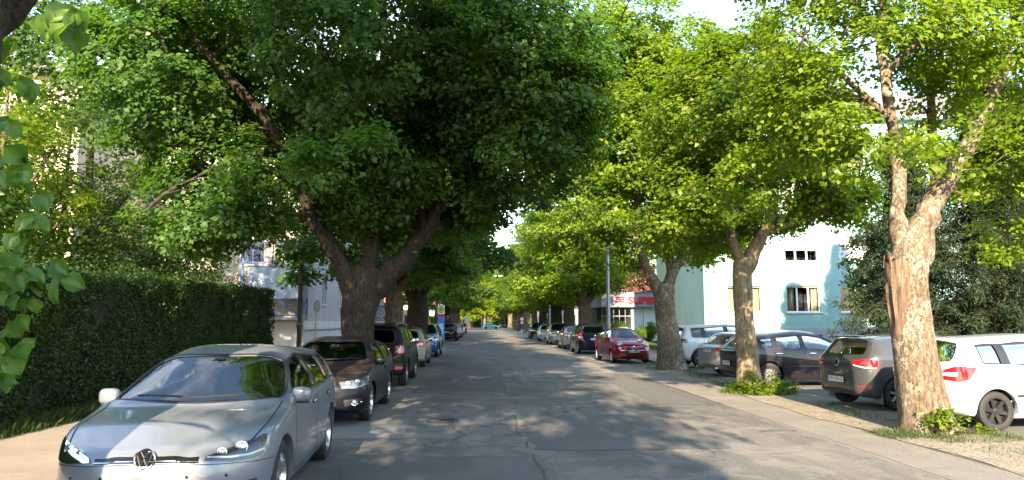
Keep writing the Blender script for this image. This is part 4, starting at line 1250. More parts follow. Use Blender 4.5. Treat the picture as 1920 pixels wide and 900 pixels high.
# ================================================================== ground
def sheet(name, pts, z, mat, thick=0.0):
    m = MB(); n = len(pts)
    vs = [(x, y, z) for x, y in pts]; fs = [tuple(range(n))]
    if thick:
        vs += [(x, y, z - thick) for x, y in pts]
        fs += [(i, i + n, (i + 1) % n + n, (i + 1) % n) for i in range(n)]
    m.add(vs, fs)
    o = m.build(name, mat); o['kind'] = 'structure'
    return o
XL, XR = -4.05, 5.05       # left kerb line, right seam of the carriageway
sheet('ground', [(-400, -300), (400, -300), (400, 900), (-400, 900)], -.02, SOIL)
sheet('road', [(XL, -120), (7.2, -120), (7.2, 240), (XL, 240)], .008, ASPH)
# parking lane strip, its asphalt paled to stand for sunlight
sheet('parking_lane', [(XR - .1, -120), (XR + .95, -120), (XR + .95, 29), (7.05, 29.4), (7.05, 150), (XR - .1, 150)], .0105, LANE)
_vr = [(5.98 + .07 * math.sin(y * .8) + .05 * math.sin(y * 2.3), y) for y in np.arange(28.2, -20, -.5)]
sheet('verge', [(5.98, -60), (7.75, -60), (7.75, 27.6), (6.9, 28.2)] + _vr, .018, COB)
sheet('parking_lot', [(7.2, -60), (34, -60), (34, 30.6), (8.6, 30.6), (7.2, 28.6)], .012, LOT)
# left: kerb, pavement, soil strip
def kerb(name, x0, x1, y0, y1, z=.115):
    o = MB()
    L_ = 1.0; y = y0
    while y < y1 - .01:
        e = min(y + L_, y1); o.box(x0, x1, y + .004, e - .004, -.02, z + random.uniform(-.003, .003)); y = e
    o = o.build(name, KERB); o['kind'] = 'structure'; return o
kerb('kerb', XL - .16, XL, -20, 150)
sheet('pavement', [(-6.62, -40), (XL - .16, -40), (XL - .16, 150), (-6.62, 150)], .105, PAVE, .12)
sheet('soil_strip', [(-40, -40), (-6.62, -40), (-6.62, 38), (-40, 38)], .08, SOIL, .1)
# right beyond the parking lot: kerb, pavement, lawn
kerb('kerb', 7.05, 7.20, 29.4, 150)
sheet('pavement', [(7.2, 29.4), (8.6, 30.8), (30, 30.8), (30, 33.2), (9.2, 33.2), (9.2, 150), (7.2, 150)], .105, GUTTER, .12)
sheet('lawn', [(9.35, 33.4), (30, 33.4), (30, 60), (9.35, 60)], .15, LAWN, .1)
kerb('lawn_edging', 9.2, 9.34, 33.3, 60, .17)
o = MB(); o.box(9.2, 30, 33.2, 33.34, 0, .17); o = o.build('lawn_edging', KERB); o['kind'] = 'structure'
# junction far ahead
sheet('side_road', [(-80, 172), (90, 172), (90, 184), (-80, 184)], .014, ASPH)
# tar joint along the carriageway and iron covers
m = MB()
y = 3.0; x = .62
pts = []
while y < 120:
    pts.append((x + .06 * math.sin(y * .9) + random.uniform(-.03, .03), y)); y += .5
for (a, b) in zip(pts, pts[1:]):
    if random.random() < .8: m.add([(a[0] - .014, a[1], .0125), (a[0] + .014, a[1], .0125), (b[0] + .014, b[1], .0125), (b[0] - .014, b[1], .0125)], [(0, 1, 2, 3)])
o = m.build('tar_joint', simple('tar', (.060, .056, .052), .8)); o['kind'] = 'structure'
m = MB()
pts = [(XR + .95 + random.uniform(-.012, .012), y) for y in np.arange(-10, 60, .6)]
for (a, b) in zip(pts, pts[1:]):
    m.add([(a[0] - .012, a[1], .0165), (a[0] + .012, a[1], .0165), (b[0] + .012, b[1], .0165), (b[0] - .012, b[1], .0165)], [(0, 1, 2, 3)])
pts = [(XR - .1 + .1 * math.sin(y * .2) + random.uniform(-.02, .02), y) for y in np.arange(-10, 75, .5)]
for (a, b) in zip(pts, pts[1:]):
    m.add([(a[0] - .012, a[1], .0126), (a[0] + .012, a[1], .0126), (b[0] + .012, b[1], .0126), (b[0] - .012, b[1], .0126)], [(0, 1, 2, 3)])
o = m.build('paving_joint', simple('faint_joint', (.10, .09, .08), .9)); o['kind'] = 'structure'
# patches of newer asphalt, a little darker or lighter
PATCH = [sandy('patch_asphalt_dark', (.082, .078, .076), (.112, .106, .10), 70, .5, False), sandy('patch_asphalt_pale', (.15, .14, .125), (.195, .18, .16), 70, .5, False)]
for i, (x0, x1, y0, y1, k) in enumerate([(-1.6, .6, 6.6, 9.4, 0), (-3.2, -1.2, 10.8, 17.5, 1), (.7, 3.4, 9.8, 13.4, 0), (-1.3, .6, 18, 27, 0), (1.6, 4.6, 24, 31, 1), (-3.2, -.4, 33, 36, 0), (-1.4, 3.3, 44, 47, 0), (3.6, 5.0, 15, 22, 0)]):
    pp = []
    n = 10
    for (a, b) in (((x0, y0), (x1, y0)), ((x1, y0), (x1, y1)), ((x1, y1), (x0, y1)), ((x0, y1), (x0, y0))):
        for j in range(n): pp.append((a[0] + (b[0] - a[0]) * j / n + random.uniform(-.05, .05), a[1] + (b[1] - a[1]) * j / n + random.uniform(-.05, .05)))
    sheet('road_patch', pp, .012 + .0006 * (i % 3), PATCH[k])
def manhole(x, y, r, label):
    m = MB(); m.lathe([(0.001, .018), (r * .86, .018), (r * .88, .013), (r * .94, .013), (r, .019), (r + .02, .010)], 32, c=(x, y, 0))
    for i in range(-3, 4):
        w = math.sqrt(max(0, (r * .8) ** 2 - (i * r * .22) ** 2)); m.box(x - w, x + w, y + i * r * .22 - .008, y + i * r * .22 + .008, .018, .023)
    tag(m.build('manhole_cover', simple('cast_iron', (.07, .065, .06), .6, .6, var=.3)), label, 'manhole cover')
manhole(-.68, 12.7, .27, 'round iron manhole cover in the road beside the black hatchback')

# ================================================================== leaves
def leaves(P, N, S, fold=.16, wid=.38, rng=RNG, droop=.35):
    """kite-shaped folded leaves at points P with normals N and sizes S"""
    n = len(P)
    a = rng.normal(size=(n, 3)); a[:, 2] -= droop
    a -= N * (a * N).sum(1)[:, None]; a /= np.linalg.norm(a, axis=1)[:, None] + 1e-9
    b = np.cross(N, a)
    S = S[:, None]
    V = np.empty((n, 4, 3), np.float32)
    V[:, 0] = P; V[:, 2] = P + a * S
    V[:, 1] = P + a * S * .42 + b * S * wid + N * S * fold
    V[:, 3] = P + a * S * .42 - b * S * wid + N * S * fold
    Q = np.arange(n * 4, dtype=np.int32).reshape(n, 4)
    return V.reshape(-1, 3), Q

def norm(a): return a / (np.linalg.norm(a, axis=1)[:, None] + 1e-9)

def cluster_centres(lobes, rng, zmin=None, gap=.5, keep=None):
    """lobes: (cx,cy,cz,rx,ry,rz,n); centres spread through the lobe with open gaps"""
    out = []; outn = []
    ph = rng.uniform(0, 6, 6)
    for (cx, cy, cz, rx, ry, rz, n) in lobes:
        u = norm(rng.normal(size=(n * 3, 3))); r = rng.uniform(.12, 1, n * 3) ** .42
        q = u * r[:, None] * np.array([rx, ry, rz]) + np.array([cx, cy, cz])
        # 3-D sine noise opens holes between boughs
        f = np.sin(q[:, 0] * 1.7 + ph[0]) * np.sin(q[:, 1] * 1.5 + ph[1]) * np.sin(q[:, 2] * 1.9 + ph[2]) + .45 * np.sin(q[:, 0] * 3.9 + ph[3]) * np.sin(q[:, 1] * 3.5 + ph[4]) * np.sin(q[:, 2] * 4.1 + ph[5])
        s = f > (-.12 + gap * (rng.random(len(q)) - .5) * .8)
        if zmin is not None: s &= q[:, 2] > zmin
        if keep is not None: s &= keep(q)
        q = q[s][:n]; out.append(q); outn.append(norm((q - np.array([cx, cy, cz])) / np.array([rx, ry, rz])))
    return np.concatenate(out), np.concatenate(outn)

def crown_mesh(name, C_, Nn, per, rad, size, mat, rng, flat=.55, tintc=.5, up=.9):
    k = len(C_)
    idx = np.repeat(np.arange(k), per)
    cr = rng.uniform(.65, 1.25, k) * rad
    off = norm(rng.normal(size=(len(idx), 3))) * (rng.random(len(idx)) ** .5)[:, None] * cr[idx][:, None]
    off[:, 2] *= flat
    hor = (off[:, 0] ** 2 + off[:, 1] ** 2)
    off[:, 2] -= hor * .35 / rad                # sprays droop at the rim
    P = C_[idx] + off
    N = norm(np.array([0, 0, up]) + Nn[idx] * .75 + rng.normal(size=P.shape) * .45)
    S = size * rng.uniform(.5, 1.35, len(P))
    V, Q = leaves(P.astype(np.float32), N, S, rng=rng)
    tc_ = rng.normal(tintc, .22, k)[idx] + rng.normal(0, .18, len(P))
    return fast_mesh(name, V, Q, mat, np.repeat(np.clip(tc_, 0, 1), 4))

def limb(mb, pts, r, n=10, mi=0, wob=.0, rng=None, sub=4):
    """smooth bough through points with a radius at each"""
    P = [Vector(p) for p in pts]; out = []; rr = []
    for i in range(len(P) - 1):
        p0, p1, p2, p3 = P[max(i - 1, 0)], P[i], P[i + 1], P[min(i + 2, len(P) - 1)]
        for j in range(sub):
            t = j / sub
            out.append(.5 * ((2 * p1) + (-p0 + p2) * t + (2 * p0 - 5 * p1 + 4 * p2 - p3) * t * t + (-p0 + 3 * p1 - 3 * p2 + p3) * t ** 3))
            rr.append(r[i] * (1 - t) + r[i + 1] * t)
    out.append(P[-1]); rr.append(r[-1])
    if wob:
        out = [p + Vector([random.uniform(-wob, wob) for _ in range(3)]) if 0 < i < len(out) - 1 else p for i, p in enumerate(out)]
    b = len(mb.v)
    mb.tube(out, rr, n, mi)
    return [(tuple(p), q) for p, q in zip(out, rr)]

def roughen(me, amp, freq, up=.4):
    """push the bark surface in and out along its normals"""
    co = np.empty(len(me.vertices) * 3, np.float32); me.vertices.foreach_get('co', co); co = co.reshape(-1, 3)
    no = np.empty(len(me.vertices) * 3, np.float32); me.vertices.foreach_get('normal', no); no = no.reshape(-1, 3)
    p = co * np.array([freq, freq, freq * up])
    f = np.sin(p[:, 0] + 1.3 * np.sin(p[:, 1] * .8)) * np.sin(p[:, 1] + 1.1 * np.sin(p[:, 2])) + .5 * np.sin(p[:, 2] * 2.1 + 2 * np.sin(p[:, 0] * 1.7)) * np.sin(p[:, 0] * 2.3 + p[:, 1] * 1.9)
    co += no * (f * amp)[:, None]
    me.vertices.foreach_set('co', co.ravel()); me.update()

def make_tree(name, label, base, trunk, boughs, lobes, per=60, rad=.55, size=.13, bmat=None, lmat=None, seed=1, group=None, cat='tree', n_trunk=14, twig=.6, zmin=None,
              rough=(.02, 5.0), gap=.5, keep=None, tint=.5, crown_name='crown', fl=.55, droop=None, clear=None):
    """trunk and boughs: lists of (points, radii) relative to the base"""
    rng = np.random.default_rng(seed); random.seed(seed)
    root = empty(name, base)
    tag(root, label, cat, group)
    mb = MB(); nodes = []
    for pts, r in trunk: nodes += limb(mb, pts, [q * TRK for q in r], n_trunk * 2, wob=.0)
    for pts, r in boughs: nodes += limb(mb, pts, [q * TRK for q in r], max(8, n_trunk // 2), wob=r[0] * .12)
    lobes = list(lobes)
    for (k, r0, r1, z, dz) in (droop or []):       # loose sprays hanging below the crown
        for _ in range(k):
            a = rng.uniform(0, 2 * PI); rr = rng.uniform(r0, r1); q = rng.uniform(.25, .6)
            lobes.append((rr * math.cos(a), rr * math.sin(a), z - rng.random() ** 1.5 * dz, q * 1.3, q * 1.3, q * .8, int(5 + 26 * q * q)))
    C_, Nn = cluster_centres(lobes, rng, zmin, gap, keep)
    for (pl, rad_c) in (clear or []):                # boughs that show on the near side: no sprays in front of them
        pl = np.array(pl, float); hit = np.zeros(len(C_), bool)
        for a, b in zip(pl, pl[1:]):
            d = b - a; t = np.clip(((C_[:, [0, 2]] - a[[0, 2]]) @ d[[0, 2]]) / (d[[0, 2]] @ d[[0, 2]] + 1e-9), 0, 1); q = a + t[:, None] * d
            hit |= (np.hypot(C_[:, 0] - q[:, 0], C_[:, 2] - q[:, 2]) < rad_c) & (C_[:, 1] < q[:, 1] + .25)
        C_, Nn = C_[~hit], Nn[~hit]
    NP = np.array([n[0] for n in nodes]); NR = np.array([n[1] for n in nodes])
    order = rng.permutation(len(C_))
    # boughs grow out to the sprays: each spray joins the nearest point of the growing skeleton
    sel = order[:int(len(order) * twig)]
    d0 = np.array([np.min(((NP - C_[i]) ** 2).sum(1)) for i in sel]); sel = sel[np.argsort(d0)]
    for i in sel:
        c = C_[i]; d = ((NP - c) ** 2).sum(1) + (NP[:, 2] > c[2]) * .8
        j = int(np.argmin(d)); p = NP[j]; L = math.sqrt(((p - c) ** 2).sum())
        if L < .25 or L > 4.5: continue
        mid = (p + c) / 2 + np.array([rng.normal(0, .06 * L), rng.normal(0, .06 * L), -.05 * L + .1 * L])
        r0 = min(float(NR[j]) * .6, .012 + .016 * L)
        mb.tube([tuple(p), tuple(mid), tuple(c)], [r0, r0 * .7, .006], 4, cap=False)
        NP = np.vstack([NP, mid[None], c[None]]); NR = np.append(NR, [r0 * .75, r0 * .45])
    me = mb.mesh('trunk', bmat or BARK_D, smooth=70)
    nb = sum(1 for _ in nodes)
    if rough: roughen_part(me, rough)
    tr = link('trunk', me, root)
    cr = link(crown_name, crown_mesh('crown', C_, Nn, per, rad, size, lmat or LEAF, rng, tintc=tint, flat=fl), root)
    return root

TRK = .84
def roughen_part(me, rough):
    roughen(me, rough[0], rough[1]); roughen(me, rough[0] * .4, rough[1] * 3.1)
# ================================================================== the trees of the avenue
make_tree('lime_tree', 'huge old lime on the left, thick forked trunk between black hatchback and black off-roader',
    (-2.97, 17.45, 0),
    [([(0, .05, -.1), (.0, 0, .5), (-.02, 0, 1.2), (.02, 0, 1.9), (.12, 0, 2.5), (.15, 0, 3.0)], [.66, .50, .43, .46, .54, .42])],
    [([(.0, 0, 2.2), (-.45, -.1, 3.1), (-.97, -.3, 4.07), (-1.48, -.5, 5.2), (-2.1, -.8, 6.4), (-2.9, -1.2, 7.3), (-4.2, -1.6, 8.9)], [.38, .24, .19, .16, .14, .12, .07]),
     ([(-.95, -.2, 4.0), (-1.0, .2, 5.2), (-1.7, .4, 6.9), (-2.8, .6, 8.9), (-3.2, .8, 11)], [.17, .17, .15, .12, .06]),
     ([(.15, 0, 2.3), (.75, .1, 2.95), (1.2, .1, 3.4), (1.65, .0, 4.0), (2.05, -.2, 4.8), (2.7, -.5, 6.6), (3.4, -.8, 9.2)], [.44, .33, .25, .20, .16, .13, .06]),
     ([(.1, .1, 2.6), (.3, .3, 3.9), (.2, .4, 5.2), (.45, .3, 8.0), (.3, 0, 11.5)], [.32, .20, .16, .13, .06]),
     ([(1.6, 0, 3.9), (1.4, .6, 5.2), (1.6, 1.4, 7.0), (1.4, 2.5, 9.5)], [.2, .17, .13, .06]),
     ([(-1.4, -.4, 5.0), (-2.6, -1.2, 5.3), (-3.7, -1.8, 4.6), (-4.3, -2.1, 3.9)], [.09, .07, .045, .02]),
     ([(2.3, -.3, 5.6), (3.7, -.6, 6.2), (5.2, -.8, 6.9)], [.12, .09, .04]),
     ([(.4, .3, 6.4), (-.8, -1.2, 8.0), (-1.4, -2.6, 9.4)], [.13, .1, .05])],
    [(.0, -.4, 8.9, 5.4, 5.0, 3.6, 1500), (0, 0, 12.6, 4.4, 4.4, 2.8, 420), (3.6, -.5, 7.6, 2.6, 3.2, 2.3, 520), (4.3, -1.2, 6.6, 1.6, 2.0, 1.5, 200), (-4.0, -.8, 7.4, 2.4, 2.6, 2.0, 300), (-2.9, -1.6, 3.95, 1.7, 1.2, .75, 110), (-2.6, -.8, 5.2, 2.2, 1.4, 1.2, 120),
     (.6, .2, 5.4, 2.3, 1.7, 1.3, 230), (-1.5, .2, 4.7, .9, .9, .7, 60), (1.3, -.6, 4.5, 1.1, .7, .8, 60), (-.1, -.5, 3.0, .45, .25, .35, 14), (2.6, .8, 5.0, 1.3, 1.6, 1.0, 90)],
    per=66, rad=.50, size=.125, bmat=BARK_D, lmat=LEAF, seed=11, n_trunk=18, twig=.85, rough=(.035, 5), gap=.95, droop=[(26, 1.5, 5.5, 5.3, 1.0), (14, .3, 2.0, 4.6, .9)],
    clear=[([(-.95, 0, 4.0), (-1.48, -.5, 5.2), (-2.1, -.8, 6.4), (-2.9, -1.2, 7.3), (-3.6, -1.4, 8.1)], .30), ([(0, 0, 2), (.2, 0, 3.2)], .6), ([(.3, 0, 3), (1.7, -.2, 4.2)], .35), ([(-1.7, 0, 6.6), (-2.4, 0, 7.8)], .25)])

make_tree('lime_tree', 'lime near the right edge with a broad pale flaking trunk and a torn broken stub',
    (6.87, 11.15, 0),
    [([(.02, 0, -.1), (0, 0, .25), (-.06, 0, .8), (-.13, 0, 1.6), (-.16, 0, 2.3), (-.08, 0, 2.8), (.02, 0, 3.15)], [.56, .46, .40, .36, .355, .34, .28])],
    [([(-.05, 0, 2.7), (-.22, .02, 3.1), (-.21, .04, 3.5), (-.16, .05, 4.2), (-.18, .08, 5.0), (-.26, .1, 6.2), (-.1, .2, 8.2)], [.22, .20, .135, .125, .115, .09, .04]),
     ([(.0, 0, 2.7), (.16, 0, 3.2), (.42, -.05, 3.8), (.88, -.1, 4.46), (1.4, -.1, 5.4), (2.1, 0, 7.0)], [.30, .25, .20, .15, .12, .05]),
     ([(.42, 0, 3.9), (.55, .2, 4.7), (.75, .4, 6.2)], [.11, .10, .05]), ([(-.18, .1, 5.0), (-1.0, .0, 5.7), (-1.9, -.2, 6.4)], [.07, .05, .02]),
     ([(-.2, .1, 5.8), (.5, -.5, 6.6), (1.1, -.9, 7.4)], [.07, .05, .02])],
    [(-.6, 0, 6.2, 2.1, 2.0, 1.6, 250), (1.7, -.2, 6.1, 1.7, 1.9, 1.8, 290), (1.75, .3, 4.3, .9, 1.0, .75, 75), (-1.5, -.2, 5.2, 1.0, 1.1, .75, 75), (0, 0, 8.4, 2.8, 2.8, 1.7, 200), (2.2, .8, 3.3, .6, .6, .6, 26)],
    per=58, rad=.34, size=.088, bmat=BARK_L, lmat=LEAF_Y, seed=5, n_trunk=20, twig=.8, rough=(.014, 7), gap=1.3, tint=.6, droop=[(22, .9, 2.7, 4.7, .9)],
    clear=[([(-.2, 0, 3), (-.18, .08, 5.3)], .48), ([(.2, 0, 3), (.88, -.1, 4.5), (1.4, -.1, 5.4)], .42)])
near = bpy.data.objects['lime_tree.001']
m = MB()          # torn stub with splintered edge
vs = []; n = 26; rings = 9
for j in range(rings):
    t = j / (rings - 1)
    for k in range(n):
        a = 2 * PI * k / n
        r = (.15 + .045 * t) * (1 + .09 * math.sin(9 * a + 2 * t) + .07 * math.sin(17 * a + 5 * t)) * (1 if j < rings - 1 else .85)
        z = 1.45 + 1.23 * t + (random.uniform(-.10, .07) if j >= rings - 2 else 0) + .06 * math.cos(a) * t
        vs.append((-.28 - .09 * t + r * math.cos(a), -.13 + .10 * (1 - t) + r * math.sin(a), z))
fs = [(j * n + k, j * n + (k + 1) % n, (j + 1) * n + (k + 1) % n, (j + 1) * n + k) for j in range(rings - 1) for k in range(n)] + [tuple(range((rings - 1) * n, rings * n))]
m.add(vs, fs)
for k in range(16):
    a = random.uniform(0, 2 * PI); r = random.uniform(.05, .16); x, y = -.41 + r * math.cos(a), -.13 + r * math.sin(a)
    m.tube([(x, y, 2.55), (x + random.uniform(-.02, .02), y, 2.70 + random.uniform(0, .10))], [.018, .004], 5)
o = m.build('broken_stub', WOOD, near, smooth=60); o['label'] = 'torn reddish bare wood of the broken stub'
m = MB(); m.lathe([(.001, .012), (.085, .012), (.092, 0), (.092, -.06)], 20); o = m.build('pruning_cut', CUTW, near); o.location = (.22, -.12, 3.62); o.rotation_euler = (R(28), R(-8), 0)

make_tree('lime_tree', 'slim lime with sunlit-toned bark on the right with green shoots round its foot',
    (6.38, 17.35, 0),
    [([(.06, 0, -.1), (.02, 0, .3), (0, 0, .8), (-.02, 0, 1.8), (-.05, 0, 2.8), (-.02, 0, 3.25)], [.50, .37, .30, .27, .28, .27])],
    [([(.0, 0, 2.9), (.22, 0, 3.35), (.5, -.05, 3.85), (.75, -.1, 4.6), (.8, 0, 6.2), (.6, 0, 7.8)], [.24, .21, .17, .13, .09, .04]),
     ([(.5, 0, 3.85), (1.1, -.1, 4.1), (1.9, -.2, 4.35), (2.6, -.3, 4.8)], [.12, .10, .07, .03]),
     ([(.0, 0, 3.1), (-.22, 0, 3.6), (-.35, .1, 4.6), (-.5, .1, 6.2), (-.4, .1, 7.8)], [.17, .13, .11, .08, .03]),
     ([(-.4, .1, 4.7), (-1.2, -.1, 5.3), (-1.9, -.2, 5.9)], [.08, .05, .02])],
    [(.1, 0, 6.6, 2.5, 2.4, 2.3, 640), (1.9, -.3, 4.9, 1.3, 1.3, .8, 120), (-1.2, -.1, 4.9, 1.2, 1.2, 1.0, 130), (.1, 0, 8.1, 1.5, 1.5, 1.1, 120), (-.2, -.2, 4.5, 1.0, .8, .6, 50), (1.0, -.4, 4.2, .5, .5, .4, 20)],
    per=56, rad=.42, size=.12, bmat=BARK_SUNLIT, lmat=LEAF_Y, seed=8, n_trunk=16, twig=.7, rough=(.014, 6), gap=1.0, tint=.5, droop=[(24, .7, 2.6, 4.5, 1.0)],
    clear=[([(0, 0, 3), (.5, -.05, 3.85), (.75, -.1, 4.7)], .42), ([(.5, 0, 3.85), (1.9, -.2, 4.3)], .28), ([(0, 0, 3), (-.35, .1, 4.6)], .35)])

make_tree('lime_tree', 'crooked lime on the right with dark blotched trunk and pale flared foot',
    (6.86, 26.4, 0),
    [([(.05, 0, -.1), (.0, 0, .35), (-.05, 0, 1.1), (-.12, 0, 2.0), (-.14, 0, 2.8), (-.14, 0, 3.1)], [.80, .60, .50, .44, .46, .38])],
    [([(-.2, 0, 2.5), (-.65, 0, 3.4), (-1.04, 0, 4.3), (-1.15, .1, 5.7), (-.9, .1, 7.4), (-.7, .2, 10)], [.30, .22, .18, .16, .12, .06]),
     ([(-.1, 0, 2.6), (.1, 0, 3.4), (.55, -.1, 4.1), (1.2, -.1, 4.5), (1.6, 0, 5.6), (1.7, .2, 8)], [.30, .25, .20, .16, .12, .06]),
     ([(.1, 0, 3.6), (.1, .2, 5.6), (.3, .2, 8.6), (.3, .2, 11)], [.18, .15, .10, .04])],
    [(-.1, 0, 8.4, 3.3, 3.3, 3.4, 1000), (.1, 0, 11.4, 2.6, 2.6, 2.0, 330), (-1.9, -.3, 5.6, 1.4, 1.4, 1.0, 110), (1.6, -.5, 5.3, 1.6, 1.5, .9, 120), (-1.9, .6, 9.8, 2.0, 2.2, 3.6, 260), (-1.3, .3, 12.6, 2.2, 2.2, 2.6, 260)],
    per=46, rad=.50, size=.15, bmat=BARK_L, lmat=LEAF_Y, seed=21, n_trunk=16, twig=.5, rough=(.03, 4.5), gap=.9, tint=.5, droop=[(22, 1.0, 3.2, 5.2, 1.3)],
    clear=[([(-.3, 0, 3), (-1.04, 0, 4.3), (-1.15, .1, 6.0)], .6), ([(0, 0, 3), (.55, -.1, 4.1), (1.2, -.1, 4.7)], .55)])

# tree at the camera's left, a bough and a few hanging sprays reach into view
def foreground_tree():
    root = make_tree('lime_tree', 'dark bough and big heart-shaped leaves hanging in at the left edge of the view', (-3.45, 3.5, 0),
        [([(0, 0, -.1), (0, 0, .6), (.05, 0, 1.8), (.1, .1, 2.8)], [.6, .46, .42, .4])],
        [([(.1, .1, 2.4), (.36, .35, 3.06), (.74, .62, 3.68), (1.4, 1.3, 4.7), (2.6, 2.4, 6.6), (3.6, 3, 8.5)], [.32, .24, .17, .17, .14, .08]),
         ([(.1, .1, 2.6), (0, -.3, 4.5), (.5, -1, 7), (.8, -1.4, 10)], [.3, .25, .2, .08]),
         ([(0, 0, 2.6), (-.8, .5, 4.5), (-1.5, .8, 7)], [.25, .2, .1]),
         ([(.80, .50, 3.5), (1.2, .1, 3.7), (1.45, -.45, 3.62), (1.54, -.70, 3.2), (1.56, -.72, 2.7)], [.04, .022, .012, .008, .005]),
         ([(.3, -.1, 2.2), (.9, -.45, 2.25), (1.35, -.7, 2.05), (1.55, -.70, 1.9), (1.62, -.68, 1.75)], [.04, .02, .01, .008, .004]),
         ([(.3, -.1, 1.4), (.9, -.45, 1.62), (1.35, -.7, 1.66), (1.55, -.68, 1.6)], [.03, .015, .01, .004])],
        [(2.2, 1.2, 9.3, 3.6, 4.6, 3.6, 620), (2.0, -1.0, 6.6, 3.0, 3.0, 1.6, 90), (.6, 0, 12.3, 3.0, 4, 2.2, 180), (-1.0, 2.0, 9.6, 2.0, 4, 3.4, 180)],
        per=42, rad=.6, size=.17, bmat=BARK_D, lmat=LEAF, seed=31, twig=.25, zmin=5.6, gap=.7)
    # big leaves
    P = []
    OX = .02
    rr = random.Random(4)
    def add(x, y, z, s, n): 
        for _ in range(n + 1): P.append((x + OX + rr.uniform(-.05, .05), y + rr.uniform(-.06, .06), z + rr.uniform(-.05, .05), s * rr.uniform(.55, .95)))
    for (x, z, n) in ((1.52, 2.80, 3), (1.50, 2.66, 3), (1.58, 2.60, 2), (1.48, 2.48, 3), (1.60, 2.50, 1), (1.50, 2.34, 2), (1.66, 2.32, 1), (1.70, 2.25, 2), (1.62, 2.20, 1), (1.72, 2.14, 2), (1.74, 2.05, 2)): add(x, -.72, z, .115, n)
    for (x, z, n) in ((1.52, 1.92, 4), (1.59, 1.89, 4), (1.67, 1.85, 4), (1.74, 1.84, 3), (1.56, 1.80, 4), (1.50, 1.76, 4), (1.80, 1.88, 2), (1.66, 1.78, 2)): add(x, -.70, z, .105, n)
    for (x, z, n) in ((1.52, 1.65, 5), (1.59, 1.61, 4), (1.66, 1.62, 4), (1.56, 1.55, 4), (1.63, 1.68, 2), (1.53, 1.48, 4), (1.62, 1.52, 2)): add(x, -.68, z, .09, n)
    for (x, y, z, n) in ((1.05, .35, 3.32, 3), (1.16, .30, 3.30, 3), (1.24, .25, 3.28, 3), (1.32, .2, 3.26, 2), (.9, .25, 3.2, 2)): add(x, y, z, .17, n)
    V = []; F = []; T = []
    prof = [(0, 0), (.10, .26), (.30, .46), (.55, .44), (.80, .22), (1.0, 0)]
    for (x, y, z, s) in P:
        d = Vector((rr.uniform(-.7, .9), rr.uniform(-.5, .5), rr.uniform(-1.2, -.2))).normalized()
        nn = Vector((rr.uniform(-.6, .6), -1 + rr.uniform(-.5, .8), rr.uniform(.0, 1.0))); nn = (nn - d * nn.dot(d)).normalized()
        b = d.cross(nn); b0 = len(V); t_ = rr.random()
        for i, (a, w) in enumerate(prof):
            cur = -.22 * (a - .4) ** 2 * s * 2
            c0 = Vector((x, y, z)) + d * (a * s) + nn * cur
            for q in (-1, -.5, 0, .5, 1):
                V.append(c0 + b * (q * w * s * 1.02) + nn * (abs(q) * .26 * s + .03 * s * math.sin(9 * a + 5 * q)) - d * (abs(q) * .14 * s if i == 0 else 0)); T.append(t_ * .6 + (.4 if q == 0 else .0 if abs(q) < 1 else .2))
        for i in range(5):
            for j in range(4): F.append((b0 + i * 5 + j, b0 + i * 5 + j + 1, b0 + (i + 1) * 5 + j + 1, b0 + (i + 1) * 5 + j))
    me = fast_mesh('hanging_leaves', np.array([tuple(v) for v in V]), np.array(F), LEAF_BIG, np.array(T), smooth=True)
    link('hanging_leaves', me, root)
LEAF_BIG = leaf('big_lime_leaf', (.030, .085, .018), (.13, .22, .04), (.20, .40, .02), .42, .35)
foreground_tree()
# trees behind the viewer, which shade the road
for i, (y, s) in enumerate(((-6.5, 41), (-16.5, 42), (-27, 43))):
    make_tree('lime_tree', ['lime standing just behind the viewer and shading the road', 'second lime behind the viewer on the left pavement', 'third lime behind the viewer on the left pavement'][i], (-3.5, y, 0),
        [([(0, 0, -.1), (0, 0, 1), (0, 0, 3)], [.6, .45, .4])], [([(0, 0, 2.6), (1, .2, 5), (2, .3, 8)], [.3, .22, .08])],
        [(2.75 - .85 * i, 0, 8.6, 2.9, 4.2, 4.2, 430), (2.6 - .85 * i, 0, 6, 2.6, 3.4, 1.6, 110)], per=26, rad=.48, size=.20, seed=s, twig=.1, n_trunk=8, gap=1.3)

# three kinds for the rows further on
def avenue_tree(seed, lab, x, y, h=12.5, rx=4.6, lm=LEAF_Y, bm=BARK_M, rt=.42, tint=.5):
    rnd = random.Random(seed)
    b = []
    for k in range(4):
        a = k * PI / 2 + rnd.uniform(-.4, .4); q = rnd.uniform(.8, 1.2)
        b.append(([(0, 0, 2.6), (.8 * q * math.cos(a), .8 * q * math.sin(a), 4.0), (1.7 * q * math.cos(a), 1.7 * q * math.sin(a), 6.4), (2.2 * q * math.cos(a), 2.2 * q * math.sin(a), h * .8)], [rt * .62, rt * .5, rt * .33, .05]))
    return make_tree('lime_tree', lab, (x, y, 0), [([(0, 0, -.1), (0, 0, .4), (0, 0, 1.2), (.05, 0, 2.2), (.05, 0, 3.0)], [rt * 1.6, rt * 1.15, rt, rt * 1.02, rt * .85])], b,
        [(0, 0, h * .66, rx, rx, h * .33, 620), (0, 0, 5.0, rx * .75, rx * .75, 1.6, 150)], per=42, rad=.62, size=.20, bmat=bm, lmat=lm, seed=seed, n_trunk=10, twig=.3, rough=(.03, 4), gap=.9, tint=tint, droop=[(18, 1.2, rx, 4.8, 1.3)])
tl2 = avenue_tree(61, 'lime with a straight brown trunk rising behind the black off-roader', -3.35, 27.2, 12.5, 4.3, LEAF, BARK_M, .40)
tl3 = avenue_tree(62, 'lime with a wide dark trunk left of the blue crossover', -3.25, 36.0, 12.5, 4.4, LEAF_Y, BARK_D, .60)
